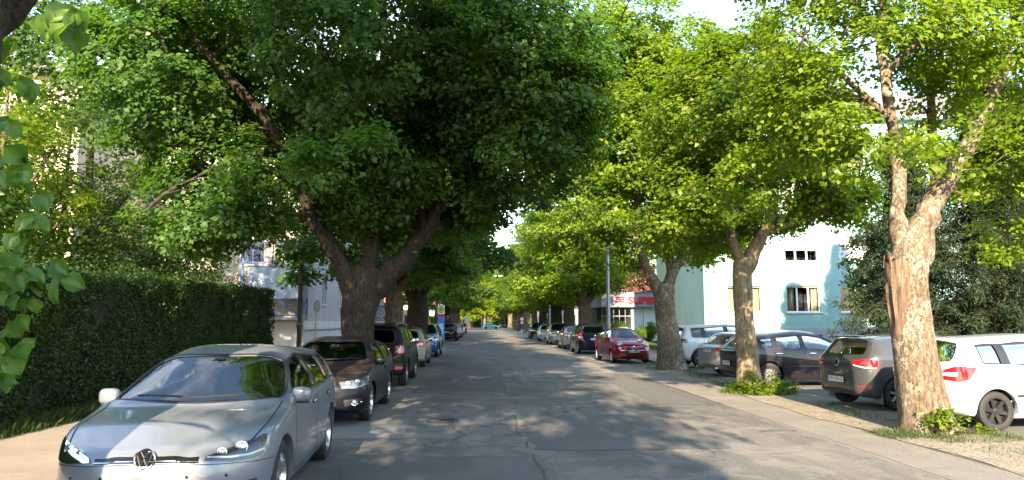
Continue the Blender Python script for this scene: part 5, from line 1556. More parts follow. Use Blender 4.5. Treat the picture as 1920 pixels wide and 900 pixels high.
tr4 = avenue_tree(63, 'lime right of the road behind the red car and the light pole, forked low', 6.7, 47.5, 14.5, 4.5, LEAF_Y, BARK_M, .55)
def tree_copy(src, lab, x, y, rz, s, group=None):
    r = copy_tree(src); r.location = (x, y, 0); r.rotation_euler = (0, 0, rz); r.scale = (s, s, s); r['label'] = lab
    if group: r['group'] = group
    return r
tree_copy(tl2, 'lime whose trunk stands just left of the bus stop sign', -3.4, 56.5, 2.0, .98)
FAR = 'limes further down the avenue'
tree_copy(tr4, 'lime on the right behind the grey people carrier', 6.7, 56, 1.1, .95)
tree_copy(tl3, 'lime on the right with a dark trunk behind the white car of the row', 6.6, 64, 4.0, .95)
LF, LG = 'lime in the left row beyond the bus stop', 'lime in the right row beyond the black car'
for i, (y, s) in enumerate(((72, .95), (87, 1.0), (103, .9), (192, 1.1), (212, 1.1), (234, 1.1))):
    tree_copy((tl3, tl2, tr4)[i % 3], LF, -3.7, y, i * 1.3, s * (1.2 if y > 95 else 1), 'limes of the left row beyond the bus stop')
for i, (y, s) in enumerate(((76, .95), (86, .95), (100, 1.0), (118, 1.0), (138, 1.05), (160, 1.0), (190, 1.1), (210, 1.1), (232, 1.1))):
    tree_copy((tr4, tl3, tl2)[i % 3], LG, 7.2, y, i * 1.7 + .5, s * (1.15 if y > 95 else 1), 'limes of the right row beyond the black car')
et = make_tree('broad_tree', 'broad sunlit tree on the left shortly before the far junction', (-4.2, 150, 0), [([(0, 0, -.1), (0, 0, 2), (0, 0, 7)], [.4, .3, .15])], [], [(1.6, 0, 9.5, 6.0, 5.5, 7.6, 800), (3.6, -1, 8.5, 3.2, 3.5, 4.0, 260)], per=38, rad=.9, size=.33, bmat=BARK_M, lmat=LEAF_SUNLIT, seed=64, n_trunk=8, twig=.25, rough=None, gap=.8, tint=.8)
for x, y, s, rz, lab in ((.5, 192, 1.3, 1, 'bright broad tree in the middle of the view beyond the junction'), (-8, 197, 1.3, 2.2, 'bright broad tree left of the middle beyond the junction'), (9.5, 200, 1.3, 3.9, 'bright broad tree right of the middle beyond the junction'), (17, 170, 1.2, 5, 'broad tree at the right corner of the junction')): tree_copy(et, lab, x, y, rz, s)
for i, (x, y, s) in enumerate(((0, 262, 1.6), (8, 270, 1.2), (-9, 266, 1.25), (18, 258, 1.2), (-20, 250, 1.2))):
    tree_copy((tr4, tl3, tl2)[i % 3], 'tall tree closing the view at the far end of the street', x, y, i * 1.7 + .5, s, 'trees closing the view')
for i, (x, y, s) in enumerate(((-16, 110, 1.1), (-15, 135, 1.1), (-22, 160, 1.2), (20, 105, 1.0), (26, 125, 1.2), (22, 150, 1.1), (32, 88, 1.1), (-30, 90, 1.3), (-13, 75, .8))):
    tree_copy((tl3, tr4, tl2)[i % 3], 'garden tree standing between the far houses', x, y, i * 1.1, s, 'garden trees between the far houses')

for i, (x, y, s, lab) in enumerate(((-3.5, -44, 1.0, 'unseen lime added well behind the viewer on the left'), (7, -40, 1.0, 'unseen lime added well behind the viewer on the right'), (-12, -52, 1.3, 'unseen garden tree added well behind the viewer on the left'), (15, -48, 1.2, 'unseen garden tree added well behind the viewer on the right'), (0.5, -84, 1.4, 'tall tree closing the street far behind the viewer'), (-9, -78, 1.4, 'second tall unseen tree added, closing the street far behind the viewer'), (10, -76, 1.4, 'third tall unseen tree added, closing the street far behind the viewer'), (22, -66, 1.3, 'tall unseen garden tree added far behind the viewer on the right'))):
    tree_copy((tl3, tr4, tl2)[i % 3], lab, x, y, i * 1.1, s)  # unseen trees added to block low sky glow and darken car reflections
# trees and shrubs behind the hedge at left
SLIM = [(-11.9, 18.0, 8.2, 2.1, 'slim airy tree at the far left behind the hedge', LEAF_Y, 71), (-12.3, 21.5, 8.8, 2.3, 'airy tree with a dark stem behind the hedge', LEAF_B, 72), (-11.6, 26.0, 8.0, 2.6, 'bushy tree with a dark stem behind the middle of the hedge', LEAF_B, 73),
        (-12.9, 30.0, 7.0, 2.2, 'dark leafy tree left of the blue balconies', LEAF_B, 74), (-16.5, 24, 9.5, 2.6, 'tall thin tree before the cream wall', LEAF_Y, 75), (-11.0, 14.2, 6.3, 1.9, 'low bright tree rising right behind the hedge', LEAF_B, 76)]
for (x, y, h, rx, lab, lm, sd) in SLIM:
    rnd = random.Random(sd); b = []
    for k in range(5):
        a = rnd.uniform(0, 2 * PI); z0 = rnd.uniform(1.6, h * .5)
        b.append(([(0, 0, z0), (.7 * math.cos(a), .7 * math.sin(a), z0 + 1.1), (1.5 * math.cos(a), 1.5 * math.sin(a), z0 + 2.5)], [.06, .045, .02]))
    make_tree('garden_tree', lab, (x, y, 0), [([(0, 0, -.1), (.05, 0, 1.5), (-.05, 0, h * .5), (0, 0, h * .9)], [.14, .12, .09, .03])], b,
        [(0, 0, h * .62, rx, rx, h * .34, 330), (0, 0, 2.9, rx * .8, rx * .8, 1.0, 90)], per=30, rad=.45, size=.125, bmat=BARK_M if sd in (71, 75) else BARK_D, lmat=lm, seed=sd, n_trunk=8, twig=.7, rough=None, gap=1.3, tint=.45)

make_tree('garden_tree', 'taller tree behind the hedge at upper left, reaching above the cream house', (-12.8, 23.5, 0), [([(0, 0, -.1), (.1, 0, 3), (0, 0, 8)], [.28, .2, .1])], [([(0, 0, 4), (2, 0, 7), (3.2, 0, 10)], [.12, .08, .03]), ([(0, 0, 5), (-2, 0, 8), (-3, 0, 11)], [.12, .08, .03])],
    [(0, 0, 11.3, 5.2, 3.2, 3.4, 620), (3.4, -.5, 9.2, 2.6, 2.2, 2.2, 160)], per=36, rad=.5, size=.16, lmat=LEAF_B, seed=77, n_trunk=8, twig=.5, rough=None, gap=.9, tint=.5)
# right: dark conifers and a leafy tree at the parking lot's edge
def conifer(label, x, y, h, r, seed, bare=.5):
    rng = np.random.default_rng(seed); root = empty('conifer', (x, y, 0)); tag(root, label, 'tree')
    mb = MB(); limb(mb, [(0, 0, -.1), (.03, 0, h * .4), (0, 0, h * .97)], [.20, .14, .03], 10)
    C_ = []; Nn = []
    z = bare
    while z < h:
        rr = r * (1 - (z / h) ** 1.6) * rng.uniform(.8, 1.1) + .15
        for k in range(int(rng.integers(5, 8))):
            a = rng.uniform(0, 2 * PI); L = rr * rng.uniform(.7, 1.1)
            ca, sa = math.cos(a), math.sin(a)
            tip = (L * ca, L * sa, z - .22 * L + .05)
            mb.tube([(0, 0, z), (L * .5 * ca, L * .5 * sa, z + .06 * L), tip], [.022, .014, .005], 5, cap=False)
            for q in np.arange(.25, 1.01, .17):
                p = np.array([L * q * ca, L * q * sa, z + .06 * L * math.sin(q * 3) - .22 * L * q * q])
                for s in range(2):
                    C_.append(p + rng.normal(0, .11, 3) * np.array([1, 1, .6]) - np.array([0, 0, .10 * s])); Nn.append((ca, sa, -.2))
        z += .30
    C_ = np.array(C_); Nn = np.array(Nn)
    idx = np.repeat(np.arange(len(C_)), 44)
    P = C_[idx] + rng.normal(0, .13, (len(idx), 3)) * np.array([1, 1, .7]); N = norm(np.array([0, 0, .7]) + rng.normal(size=P.shape) * .6)
    V, Q = leaves(P, N, .17 * rng.uniform(.7, 1.3, len(P)), fold=.05, wid=.11, rng=rng, droop=1.2)
    link('trunk', mb.mesh('trunk', BARK_D, smooth=60), root)
    tc_ = np.clip(rng.normal(.4, .28, len(C_))[idx], 0, 1)
    link('crown', fast_mesh('crown', V, Q, LEAF_C, np.repeat(tc_, 4)), root)
    return root
conifer('tall dark conifer behind the white hatchback at the right edge', 19.2, 26.5, 12, 3.2, 81)
conifer('shorter drooping conifer just right of the near pale trunk', 16.6, 27.6, 9.5, 2.7, 82)
conifer('dark conifer further back at the right edge', 22.5, 29, 12, 3.2, 83)
make_tree('garden_tree', 'leafy tree in front of the mint wall left of the near pale trunk', (18.0, 31.5, 0), [([(0, 0, -.1), (.05, 0, 1.5), (0, 0, 4.5)], [.16, .13, .05])], [([(0, 0, 1.8), (-.8, 0, 3.2), (-1.3, 0, 4.6)], [.07, .05, .02]), ([(0, 0, 1.6), (.8, .2, 3.0), (1.2, .2, 5)], [.07, .05, .02])],
    [(0, 0, 4.5, 1.75, 1.7, 2.2, 260), (-.6, 0, 2.6, 1.1, 1.1, .9, 60)], per=38, rad=.42, size=.15, lmat=LEAF_B, seed=84, n_trunk=8, twig=.6, rough=None, gap=.8)
make_tree('copper_beech', 'copper beech with red leaves rising above the supermarket roof', (15.6, 76, 0), [([(0, 0, -.1), (0, 0, 1.5), (0, 0, 5)], [.3, .25, .1])], [],
    [(0, 0, 5.4, 4.2, 3.5, 3.0, 420)], per=36, rad=.6, size=.22, lmat=LEAF_R, seed=85, n_trunk=8, twig=.4, rough=None, gap=.6)

# ================================================================== hedge, bushes, shoots, grass
def hedge(label, x0, x1, y0, y1, h0, h1, n, size, lm=LEAF_H, seed=1, name='hedge', z0=0.0, bulge=.12):
    """clipped hedge: leaf sprays over a twiggy core"""
    rng = np.random.default_rng(seed); root = empty(name, ((x0 + x1) / 2, (y0 + y1) / 2, z0)); tag(root, label, 'hedge')
    cx, cy = (x0 + x1) / 2, (y0 + y1) / 2
    hx, hy = (x1 - x0) / 2, (y1 - y0) / 2
    areas = np.array([2 * hy * h0 * 2, 2 * hy * h0 * .4, 2 * hx * h0, 2 * hx * h0, 4 * hx * hy])
    f = rng.choice(5, n, p=areas / areas.sum())
    u = rng.uniform(-1, 1, n); v = rng.random(n)
    H = lambda yy: h0 + (h1 - h0) * (yy + hy) / (2 * hy)
    X = np.select([f == 0, f == 1, f == 2, f == 3, f == 4], [hx, -hx, u * hx, u * hx, u * hx]); Y = np.select([f == 0, f == 1, f == 2, f == 3, f == 4], [u * hy, u * hy, -hy, hy, (v * 2 - 1) * hy])
    Hy = H(Y); Z = np.where(f == 4, Hy, v ** .9 * Hy)
    N = np.zeros((n, 3)); N[f == 0] = (1, 0, .2); N[f == 1] = (-1, 0, .2); N[f == 2] = (0, -1, .2); N[f == 3] = (0, 1, .2); N[f == 4] = (0, 0, 1)
    P = np.stack([X, Y, Z], 1)
    bl = bulge * (np.sin(P[:, 1] * 1.3) * np.sin(P[:, 2] * 1.9 + 1) + .5 * np.sin(P[:, 1] * 3.7 + P[:, 0] * 3) * np.sin(P[:, 2] * 4.3) + .25 * np.sin(P[:, 1] * 9 + P[:, 0] * 7) * np.sin(P[:, 2] * 8 + P[:, 0] * 9)) - rng.random(n) ** 2 * .12
    P += N * bl[:, None]
    top = (f == 4) & (rng.random(n) < .30); P[top, 2] += rng.random(top.sum()) ** 2.5 * .38
    N = norm(N + rng.normal(size=P.shape) * .6)
    V, Q = leaves(P, N, size * rng.uniform(.7, 1.4, n), fold=.15, wid=.36, rng=rng, droop=-.2)
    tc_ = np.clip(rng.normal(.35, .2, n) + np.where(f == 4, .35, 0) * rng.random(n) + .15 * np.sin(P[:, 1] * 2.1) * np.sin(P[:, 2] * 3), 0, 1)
    # core
    k = 26; kz = 8; vs = []; 
    link('leafage', fast_mesh('leafage', V, Q, lm, np.repeat(tc_, 4)), root)
    m = MB(); ny = max(2, int(hy * 2 / .5))
    ring = [(-hx + .16, 0), (hx - .16, 0), (hx - .14, .5), (hx - .15, .92), (hx - .22, .955), (-hx + .22, .955), (-hx + .15, .9), (-hx + .14, .5)]
    for i in range(ny + 1):
        yy = -hy + .14 + (2 * hy - .28) * i / ny
        for (a, b) in ring: vs.append((a + .05 * math.sin(yy * 2.3 + b * 5), yy, b * H(yy)))
    nr = len(ring)
    fs = [(i * nr + j, i * nr + (j + 1) % nr, (i + 1) * nr + (j + 1) % nr, (i + 1) * nr + j) for i in range(ny) for j in range(nr)] + [tuple(range(nr)), tuple(range(ny * nr, ny * nr + nr))]
    m.add(vs, fs); m.build('twiggy_core', simple('hedge_core', (.016, .022, .010), .95, var=.5, scale=12), root)
    return root
hedge('long tall clipped dark hedge along the left pavement', -8.4, -7.05, 1.5, 24.9, 2.46, 2.78, 150000, .052, seed=91)
hedge('yellow green hedge beyond the bus stop on the left', -8.0, -6.9, 92, 125, 2.3, 2.3, 16000, .16, LEAF_Y, 92)
hedge('low rounded hedge in front of the supermarket entrance', 8.0 + 1.9, 12.4, 62, 63.2, 1.35, 1.5, 7000, .09, LEAF_Y, 93, z0=.1)
hedge('tall green screen of shrubs closing the far end of the street', -60, 60, 244, 247, 6, 6, 30000, .55, LEAF_Y, 95, bulge=.8)
def bush(name, label, x, y, z, lobes, per, rad, size, lm, seed, cat='bush', n=8, group=None):
    rng = np.random.default_rng(seed); root = empty(name, (x, y, z)); tag(root, label, cat, group)
    C_, Nn = cluster_centres(lobes, rng, .02, .3)
    mb = MB()
    for i in range(0, len(C_), max(1, len(C_) // 60)):
        c = C_[i]; mb.tube([(c[0] * .15, c[1] * .15, 0), (c[0] * .6, c[1] * .6, c[2] * .6), tuple(c)], [.012, .008, .003], 4, cap=False)
    mb.build('stems', BARK_D, root)
    link('leafage', crown_mesh('leafage', C_, Nn, per, rad, size, lm, rng, tintc=.6, flat=.8), root)
    return root
bush('round_bush', 'round bright bush on the lawn before the white supermarket wall', 13.0, 57, .15, [(0, 0, .85, .95, .9, .85, 170)], 40, .22, .10, LEAF_Y, 101)
for (x, y, sd) in ((-10.6, 12, 1), (-11.2, 16, 2), (-10.6, 20, 3), (-11.2, 24, 4)):
    bush('garden_shrub', ['dark shrub at the near end behind the hedge', 'broad shrub behind the hedge', 'shrub showing above the middle of the hedge', 'shrub showing above the far part of the hedge'][sd - 1],
         x, y, 0, [(0, 0, 2.0, 1.5, 1.7, 1.9, 260)], 34, .35, .11, LEAF_B, 110 + sd)
bush('lime_shoots', 'bright green shoots round the foot of the slim lime beside the dark brown hatchback', 6.45, 17.2, .01, [(-.45, -.15, .12, .45, .4, .16, 50), (.5, -.2, .14, .6, .35, .17, 62), (0, -.4, .10, .5, .2, .14, 30), (-.2, -.3, .40, .22, .15, .25, 12), (.3, -.3, .35, .2, .15, .25, 12)], 14, .13, .07, LEAF_Y, 121, 'plant')
bush('lime_shoots', 'patch of green shoots at the foot of the near pale trunk', 6.75, 10.72, .01, [(-.35, 0, .14, .55, .22, .15, 46), (.15, .03, .22, .4, .14, .18, 26), (.45, .08, .08, .5, .2, .08, 26)], 14, .12, .06, LEAF_Y, 122, 'plant')

def grass(name, regions, label=None, seed=1):
    rng = np.random.default_rng(seed); VV = []; n0 = 0; TT = []
    for (x0, x1, y0, y1, z, n, h, w) in regions:
        x = rng.uniform(x0, x1, n); y = rng.uniform(y0, y1, n)
        dens = np.sin(x * 3.1 + y * .7) * np.sin(y * 1.9) + rng.normal(0, .5, n); k = dens > -.35; x, y = x[k], y[k]; n = len(x)
        a = rng.uniform(0, 2 * PI, n); hh = h * rng.uniform(.4, 1.3, n); ww = w * rng.uniform(.7, 1.3, n)
        lx, ly = rng.normal(0, .35, n) * hh, rng.normal(0, .35, n) * hh
        V = np.empty((n, 4, 3)); V[:, 0] = np.stack([x - np.cos(a) * ww, y - np.sin(a) * ww, np.full(n, z)], 1); V[:, 1] = np.stack([x + np.cos(a) * ww, y + np.sin(a) * ww, np.full(n, z)], 1)
        V[:, 2] = np.stack([x + lx * .5 + np.cos(a) * ww * .7, y + ly * .5 + np.sin(a) * ww * .7, z + hh * .6], 1); V[:, 3] = np.stack([x + lx, y + ly, z + hh], 1)
        VV.append(V.reshape(-1, 3)); TT.append(np.repeat(rng.random(n), 4))
    V = np.concatenate(VV); Q = np.arange(len(V)).reshape(-1, 4)
    o = link(name, fast_mesh(name, V, Q, GRASS_M, np.concatenate(TT)))
    tag(o, label, 'grass', kind='stuff'); return o
grass('long_grass', [(-7.1, -6.62, 4, 26, .08, 34000, .20, .005), (-7.0, -6.50, 7, 26, .10, 9000, .12, .005), (-8.4, -7.0, 24.8, 38, .08, 5000, .25, .008)], 'long uncut grass between the hedge and the pavement', 131)
grass('lawn_grass', [(9.4, 20, 33.4, 59, .15, 60000, .07, .012)], 'short lawn before the supermarket', 132)
def patches():
    r = []
    rnd = random.Random(3)
    for (cx, cy, rx, ry, n) in ((6.85, 10.8, .95, .35, 2200), (6.4, 17.2, .8, .6, 900), (6.9, 26, .9, .9, 900), (7.3, 10.3, .8, .25, 700), (6.75, 8.4, .35, 1.3, 500), (6.8, 13.5, .3, 1.2, 260), (6.75, 21, .3, 2.5, 700), (-3.0, 17.3, .9, .7, 600), (7.1, 23.5, .25, 2, 500), (6.6, 28.5, .5, .5, 400)):
        r.append((cx - rx, cx + rx, cy - ry, cy + ry, .016, n, .09, .004))
    return r
grass('verge_grass', patches(), 'thin grass and weeds round the feet of the trees', 133)
# litter of fallen bud scales and small leaves
rng = np.random.default_rng(5); n = 5200
x = np.concatenate([rng.normal(5.9, 1.0, n // 2), rng.normal(-3.4, .6, n // 8), rng.uniform(-6.5, -4.3, n // 8), rng.uniform(-3.8, 5.5, n // 4)]); y = rng.uniform(5, 34, len(x))
z = np.where(x < XL - .2, .108, np.where(x < XL, .12, .0215)); k = (x > XL) | (x < XL - .2); x, y, z = x[k], y[k], z[k]
V, Q = leaves(np.stack([x, y, z], 1), norm(np.array([0, 0, 1]) + rng.normal(size=(len(x), 3)) * .12), rng.uniform(.012, .04, len(x)), fold=.05, rng=rng, droop=0)
o = link('fallen_leaves', fast_mesh('fallen_leaves', V, Q, simple('dry_leaf', (.28, .20, .09), .8, var=.4), None)); tag(o, 'dry bud scales and small leaves lying along the road edges', 'leaves', kind='stuff')
# ================================================================== buildings
def plaster(name, col, var=.07):
    m = bpy.data.materials.new(name); t = NT(m); p = t.pos()
    a = t.noise(t.pos(1, 1, .35), 1.1, 6, .65, .4); g = t.noise(p, 60, 3, .7)
    c = t.mix(t.ramp(a, [(.35, 0), (.65, 1)]), tuple(x * (1 - var) for x in col), tuple(min(.9, x * (1 + var)) for x in col))
    c = t.mix(.35, c, t.ramp(g, [(.3, .85), (.7, 1.12)]), 'MULTIPLY')
    b = t.bsdf(Base_Color=c, Roughness=.9)
    t.t.links.new(t.bump(g, .3, .006).outputs[0], b.inputs['Normal']); return m
MINT = plaster('mint_plaster', (.26, .42, .42)); MINTP = plaster('grey_plinth', (.30, .33, .38)); CREAM = plaster('cream_plaster', (.48, .42, .34)); LILAC = plaster('grey_lilac_plaster', (.46, .43, .45))
PLW = plaster('white_plinth', (.62, .62, .64)); WHITEP = simple('white_frame', (.78, .78, .78), .4); DARKI = simple('dark_room', (.02, .02, .022), .9); CURT = simple('curtain', (.50, .46, .38), .9, var=.3, scale=40)
WGL = glass('house_glass', (.75, .80, .80), 1.6); TILE = simple('roof_tiles', (.30, .10, .06), .8, var=.3, scale=8); TILEG = simple('grey_roof', (.16, .15, .15), .8, var=.3, scale=8)
BLUE = simple('blue_painted_steel', (.025, .075, .26), .4, var=.1); CLOTHW = simple('shaded_white_cloth', (.33, .36, .44), .8, var=.06); METAL = simple('galvanised', (.28, .30, .32), .4, .7, var=.12, scale=12)  # white balcony cloth greyed towards blue to stand for tree shade

def wall_y(mb, y, x0, x1, z0, z1, holes, th=.30, mi=0):
    """wall whose outer face lies at y facing -y, with window holes (x0,x1,z0,z1)"""
    xs = sorted({x0, x1, *[h[0] for h in holes], *[h[1] for h in holes]}); zs = sorted({z0, z1, *[h[2] for h in holes], *[h[3] for h in holes]})
    for i in range(len(xs) - 1):
        for j in range(len(zs) - 1):
            cx, cz = (xs[i] + xs[i + 1]) / 2, (zs[j] + zs[j + 1]) / 2
            if any(h[0] < cx < h[1] and h[2] < cz < h[3] for h in holes): continue
            mb.add([(xs[i], y, zs[j]), (xs[i + 1], y, zs[j]), (xs[i + 1], y, zs[j + 1]), (xs[i], y, zs[j + 1])], [(0, 1, 2, 3)], mi)
    for (a, b, c, d) in holes:
        mb.add([(a, y, c), (b, y, c), (b, y, d), (a, y, d), (a, y + th, c), (b, y + th, c), (b, y + th, d), (a, y + th, d)], [(0, 4, 5, 1), (1, 5, 6, 2), (2, 6, 7, 3), (3, 7, 4, 0)], mi)
def xf(mb, M):
    mb.v = [tuple(M @ Vector(p)) for p in mb.v]; return mb
ROTX = Matrix.Rotation(PI / 2, 4, 'Z')          # turns a -y facing wall to +x facing

def window(parent, y, a, b, c, d, panes=2, blind=False, curtain=True, M=None, sill=True, name='window', fr=WHITEP):
    """window in the wall y with frame, panes and sill; M optionally maps to another wall"""
    M = M or Matrix.Identity(4)
    f = MB(); yy = y + .13
    f.box(a, a + .07, yy, yy + .07, c, d); f.box(b - .07, b, yy, yy + .07, c, d); f.box(a + .07, b - .07, yy, yy + .07, c, c + .07); f.box(a + .07, b - .07, yy, yy + .07, d - .07, d)
    for k in range(1, panes):
        x = a + (b - a) * k / panes; f.box(x - .045, x + .045, yy - .002, yy + .068, c + .07, d - .07)
    w = xf(f, M).build(name, fr, parent)
    g = MB(); g.add([(a + .05, yy + .03, c + .05), (b - .05, yy + .03, c + .05), (b - .05, yy + .03, d - .05), (a + .05, yy + .03, d - .05)], [(0, 1, 2, 3)]); xf(g, M).build('pane', WGL, w)
    r = MB(); r.add([(a, y + .30, c), (b, y + .30, c), (b, y + .30, d), (a, y + .30, d), (a, y + .9, c), (b, y + .9, c), (b, y + .9, d), (a, y + .9, d)], [(4, 5, 6, 7), (0, 1, 5, 4), (3, 7, 6, 2), (0, 4, 7, 3), (1, 2, 6, 5)]); xf(r, M).build('room', DARKI, w)
    if curtain:
        n = 24
        for (p, q) in ((a + .05, a + (b - a) * .30), (b - (b - a) * .22, b - .05)):
            vs = []; cu = MB()
            for k in range(n + 1):
                x = p + (q - p) * k / n; o = .03 * math.sin(k * 1.9)
                vs += [(x, y + .32 + o, c + .02), (x, y + .32 + o, d - .02)]
            cu.add(vs, [(2 * k, 2 * k + 2, 2 * k + 3, 2 * k + 1) for k in range(n)])
            xf(cu, M).build('curtain', CURT, w)
    if blind:
        bl = MB(); k = 14; h = (d - c) * (.9 if blind is True else blind)
        for i in range(k): z = d - .07 - h * i / k; bl.box(a + .07, b - .07, yy - .03, yy - .01, z - h / k + .006, z)
        xf(bl, M).build('roller_blind', simple('pale_blind', (.62, .63, .68), .6), w)
    if sill:
        s = MB(); s.box(a - .06, b + .06, y - .09, y + .12, c - .06, c - .004); xf(s, M).build('sill', simple('stone_sill', (.66, .66, .64), .7), w)
    return w

# ---- mint apartment house on the right
mint = empty('apartment_house', (12.4, 40.0, 0)); tag(mint, 'mint green apartment house with grey plinth behind the parked cars on the right', 'building')
X0, X1, YF, YB, HT = 0.0, 24.0, 0.0, 11.0, 13.4
wx = [(1.3, 3.3, 3), (4.7, 6.65, 3), (7.8, 9.7, 2), (11.6, 13.5, 3), (15.0, 17.0, 3), (18.6, 20.6, 2)]
fl = [(2.25, 3.72), (5.10, 6.55), (7.92, 9.37), (10.74, 12.19)]
holes = [(a, b, c, d) for (a, b, n) in wx for (c, d) in fl]
m = MB(); wall_y(m, YF, X0, X1, 1.42, HT, holes)
m.add([(X0, YF, 1.42), (X0, YF, HT), (X0, YB, HT), (X0, YB, 1.42)], [(0, 3, 2, 1)]); m.add([(X1, YF, 0), (X1, YF, HT), (X1, YB, HT), (X1, YB, 0)], [(0, 1, 2, 3)]); m.add([(X0, YB, 0), (X0, YB, HT), (X1, YB, HT), (X1, YB, 0)], [(0, 1, 2, 3)])
m.build('wall', MINT, mint)
m = MB(); wall_y(m, YF - .04, X0 - .04, X1, -.05, 1.40, [(5.9, 6.6, .55, 1.0), (2.0, 2.5, .60, 1.0), (12.2, 12.9, .55, 1.0)])
m.add([(X0 - .04, YF - .04, -.05), (X0 - .04, YF - .04, 1.40), (X0 - .04, YB, 1.40), (X0 - .04, YB, -.05)], [(0, 3, 2, 1)]); m.add([(X0 - .04, YF - .04, 1.40), (X1, YF - .04, 1.40), (X1, YF + .01, 1.43), (X0, YF + .01, 1.43)], [(0, 1, 2, 3)])
m.build('plinth', MINTP, mint)
for (a, b, c, d) in ((5.9, 6.6, .55, 1.0), (2.0, 2.5, .60, 1.0), (12.2, 12.9, .55, 1.0)):
    m = MB(); m.box(a, b, .12, .2, c, d); o = m.build('cellar_window', simple('cellar_dark', (.04, .04, .042), .4), mint)
for i, (a, b, n) in enumerate(wx):
    for j, (c, d) in enumerate(fl):
        window(mint, YF, a, b, c, d, n, blind=(True if (i, j) in ((2, 1), (3, 1), (4, 2)) else (.5 if (i, j) in ((1, 1),) else False)), curtain=(i + j) % 3 != 2)
for (x, z) in ((.55, 2.0), (3.9, 1.55)):
    m = MB(); m.box(x - .09, x + .09, -.02, .02, z - .14, z + .14); m.build('vent_grille', simple('vent_dark', (.12, .12, .13), .6), mint)
m = MB(); m.box(X0 - .5, X1 + .5, -.6, YB + .6, HT, HT + .18); m.build('eaves', WHITEP, mint)
m = MB(); m.add([(X0 - .5, -.6, HT + .18), (X1 + .5, -.6, HT + .18), (X1 + .5, YB + .6, HT + .18), (X0 - .5, YB + .6, HT + .18), (X0 + 3, YB / 2, HT + 3.4), (X1 - 3, YB / 2, HT + 3.4)], [(0, 1, 5, 4), (2, 3, 4, 5), (0, 4, 3), (1, 2, 5)]); m.build('roof', TILEG, mint)
m = MB(); m.tube([(X0 + .35, -.10, .3), (X0 + .35, -.10, HT)], .05, 10); m.build('downpipe', METAL, mint)
# railing with posts in front of the plinth
m = MB()
for k in range(28): m.box(20.0 + k * .115, 20.03 + k * .115, 38.30, 38.33, .62, 1.32)
m.box(19.9, 23.3, 38.28, 38.35, 1.33, 1.38); m.box(19.9, 23.3, 38.28, 38.35, .55, .60)
for x in (19.9, 21.6, 23.3): m.box(x - .03, x + .03, 38.28, 38.36, 0, 1.65)
tag(m.build('railing', METAL), 'grey metal railing before the mint house plinth', 'railing')
r = empty('sign_post', (20.3, 37.2, 0)); tag(r, 'small white and red sign on a short post before the railing', 'sign')
m = MB(); m.tube([(0, 0, 0), (0, 0, 1.7)], .025, 8); m.build('post', METAL, r)
m = MB(); m.box(-.16, .16, -.05, -.03, 1.02, 1.45); m.build('sign_board', simple('sign_white', (.75, .72, .70), .5), r); m = MB(); m.box(-.162, -.10, -.055, -.028, 1.02, 1.452); m.build('red_edge', PRED, r)

# ---- grey lilac house with blue balconies on the left
ll = empty('apartment_house', (-9.75, 39.8, 0)); tag(ll, 'grey lilac apartment house with blue steel balconies behind the left trees', 'building')
HT = 11.6; LEN = 32.0; WD = 26.0
sw = [(4.6 + 4.9 * k, 5.6 + 4.9 * k) for k in range(5)]
holes = [(a, b, c, d) for (a, b) in sw for (c, d) in ((2.75, 4.3), (5.55, 7.1), (8.35, 9.9))]
m = MB(); wall_y(m, 0, 0, LEN, 1.75, HT, holes); xf(m, ROTX)       # faces +x now
m.build('wall', LILAC, ll)
bh = [(-3.6, -2.2, 2.1, 4.3), (-3.6, -2.2, 4.9, 7.1), (-3.6, -2.2, 7.7, 9.9)] + [(x, x + 1.4, z, z + 1.5) for x in (-8.5, -12.5, -16.5, -20.5) for z in (2.8, 5.6, 8.4)]
m = MB(); wall_y(m, 0, -WD, 0, 1.75, HT, bh); m.build('wall', CREAM, ll)
m = MB(); m.box(-WD, -.003, LEN - .3, LEN, 0, HT); m.box(-WD, -WD + .3, .3, LEN - .3, 0, HT); m.build('rear_wall', CREAM, ll)
m = MB(); m.box(-WD, .05, -.05, 0, -.05, 1.75); m.box(0.002, .05, 0.0, LEN, -.05, 1.75); m.build('plinth', PLW, ll)
m = MB(); m.box(.05, .10, 0, LEN, 1.22, 1.30); m.build('plinth_ledge', METAL, ll)
for (a, b) in sw:
    for (c, d) in ((2.75, 4.3), (5.55, 7.1), (8.35, 9.9)): window(ll, 0, a, b, c, d, 1, M=ROTX, curtain=False)
for (a, b, c, d) in bh: window(ll, 0, a, b, c, d, 2, curtain=True, sill=False, name='balcony_door' if d - c > 2 else 'window')
m = MB(); m.box(-WD - .5, .6, -.6, LEN + .5, HT, HT + .2); m.build('eaves', WHITEP, ll)
m = MB(); m.add([(-WD - .5, -.6, HT + .2), (.6, -.6, HT + .2), (.6, LEN + .5, HT + .2), (-WD - .5, LEN + .5, HT + .2), (-WD / 2, 4, HT + 4), (-WD / 2, LEN - 4, HT + 4)], [(0, 1, 4), (1, 2, 5, 4), (2, 3, 5), (3, 0, 4, 5)]); m.build('roof', TILE, ll)
m = MB(); m.tube([(-.05, -.10, 0), (-.05, -.10, HT)], .05, 10); m.build('downpipe', METAL, ll)
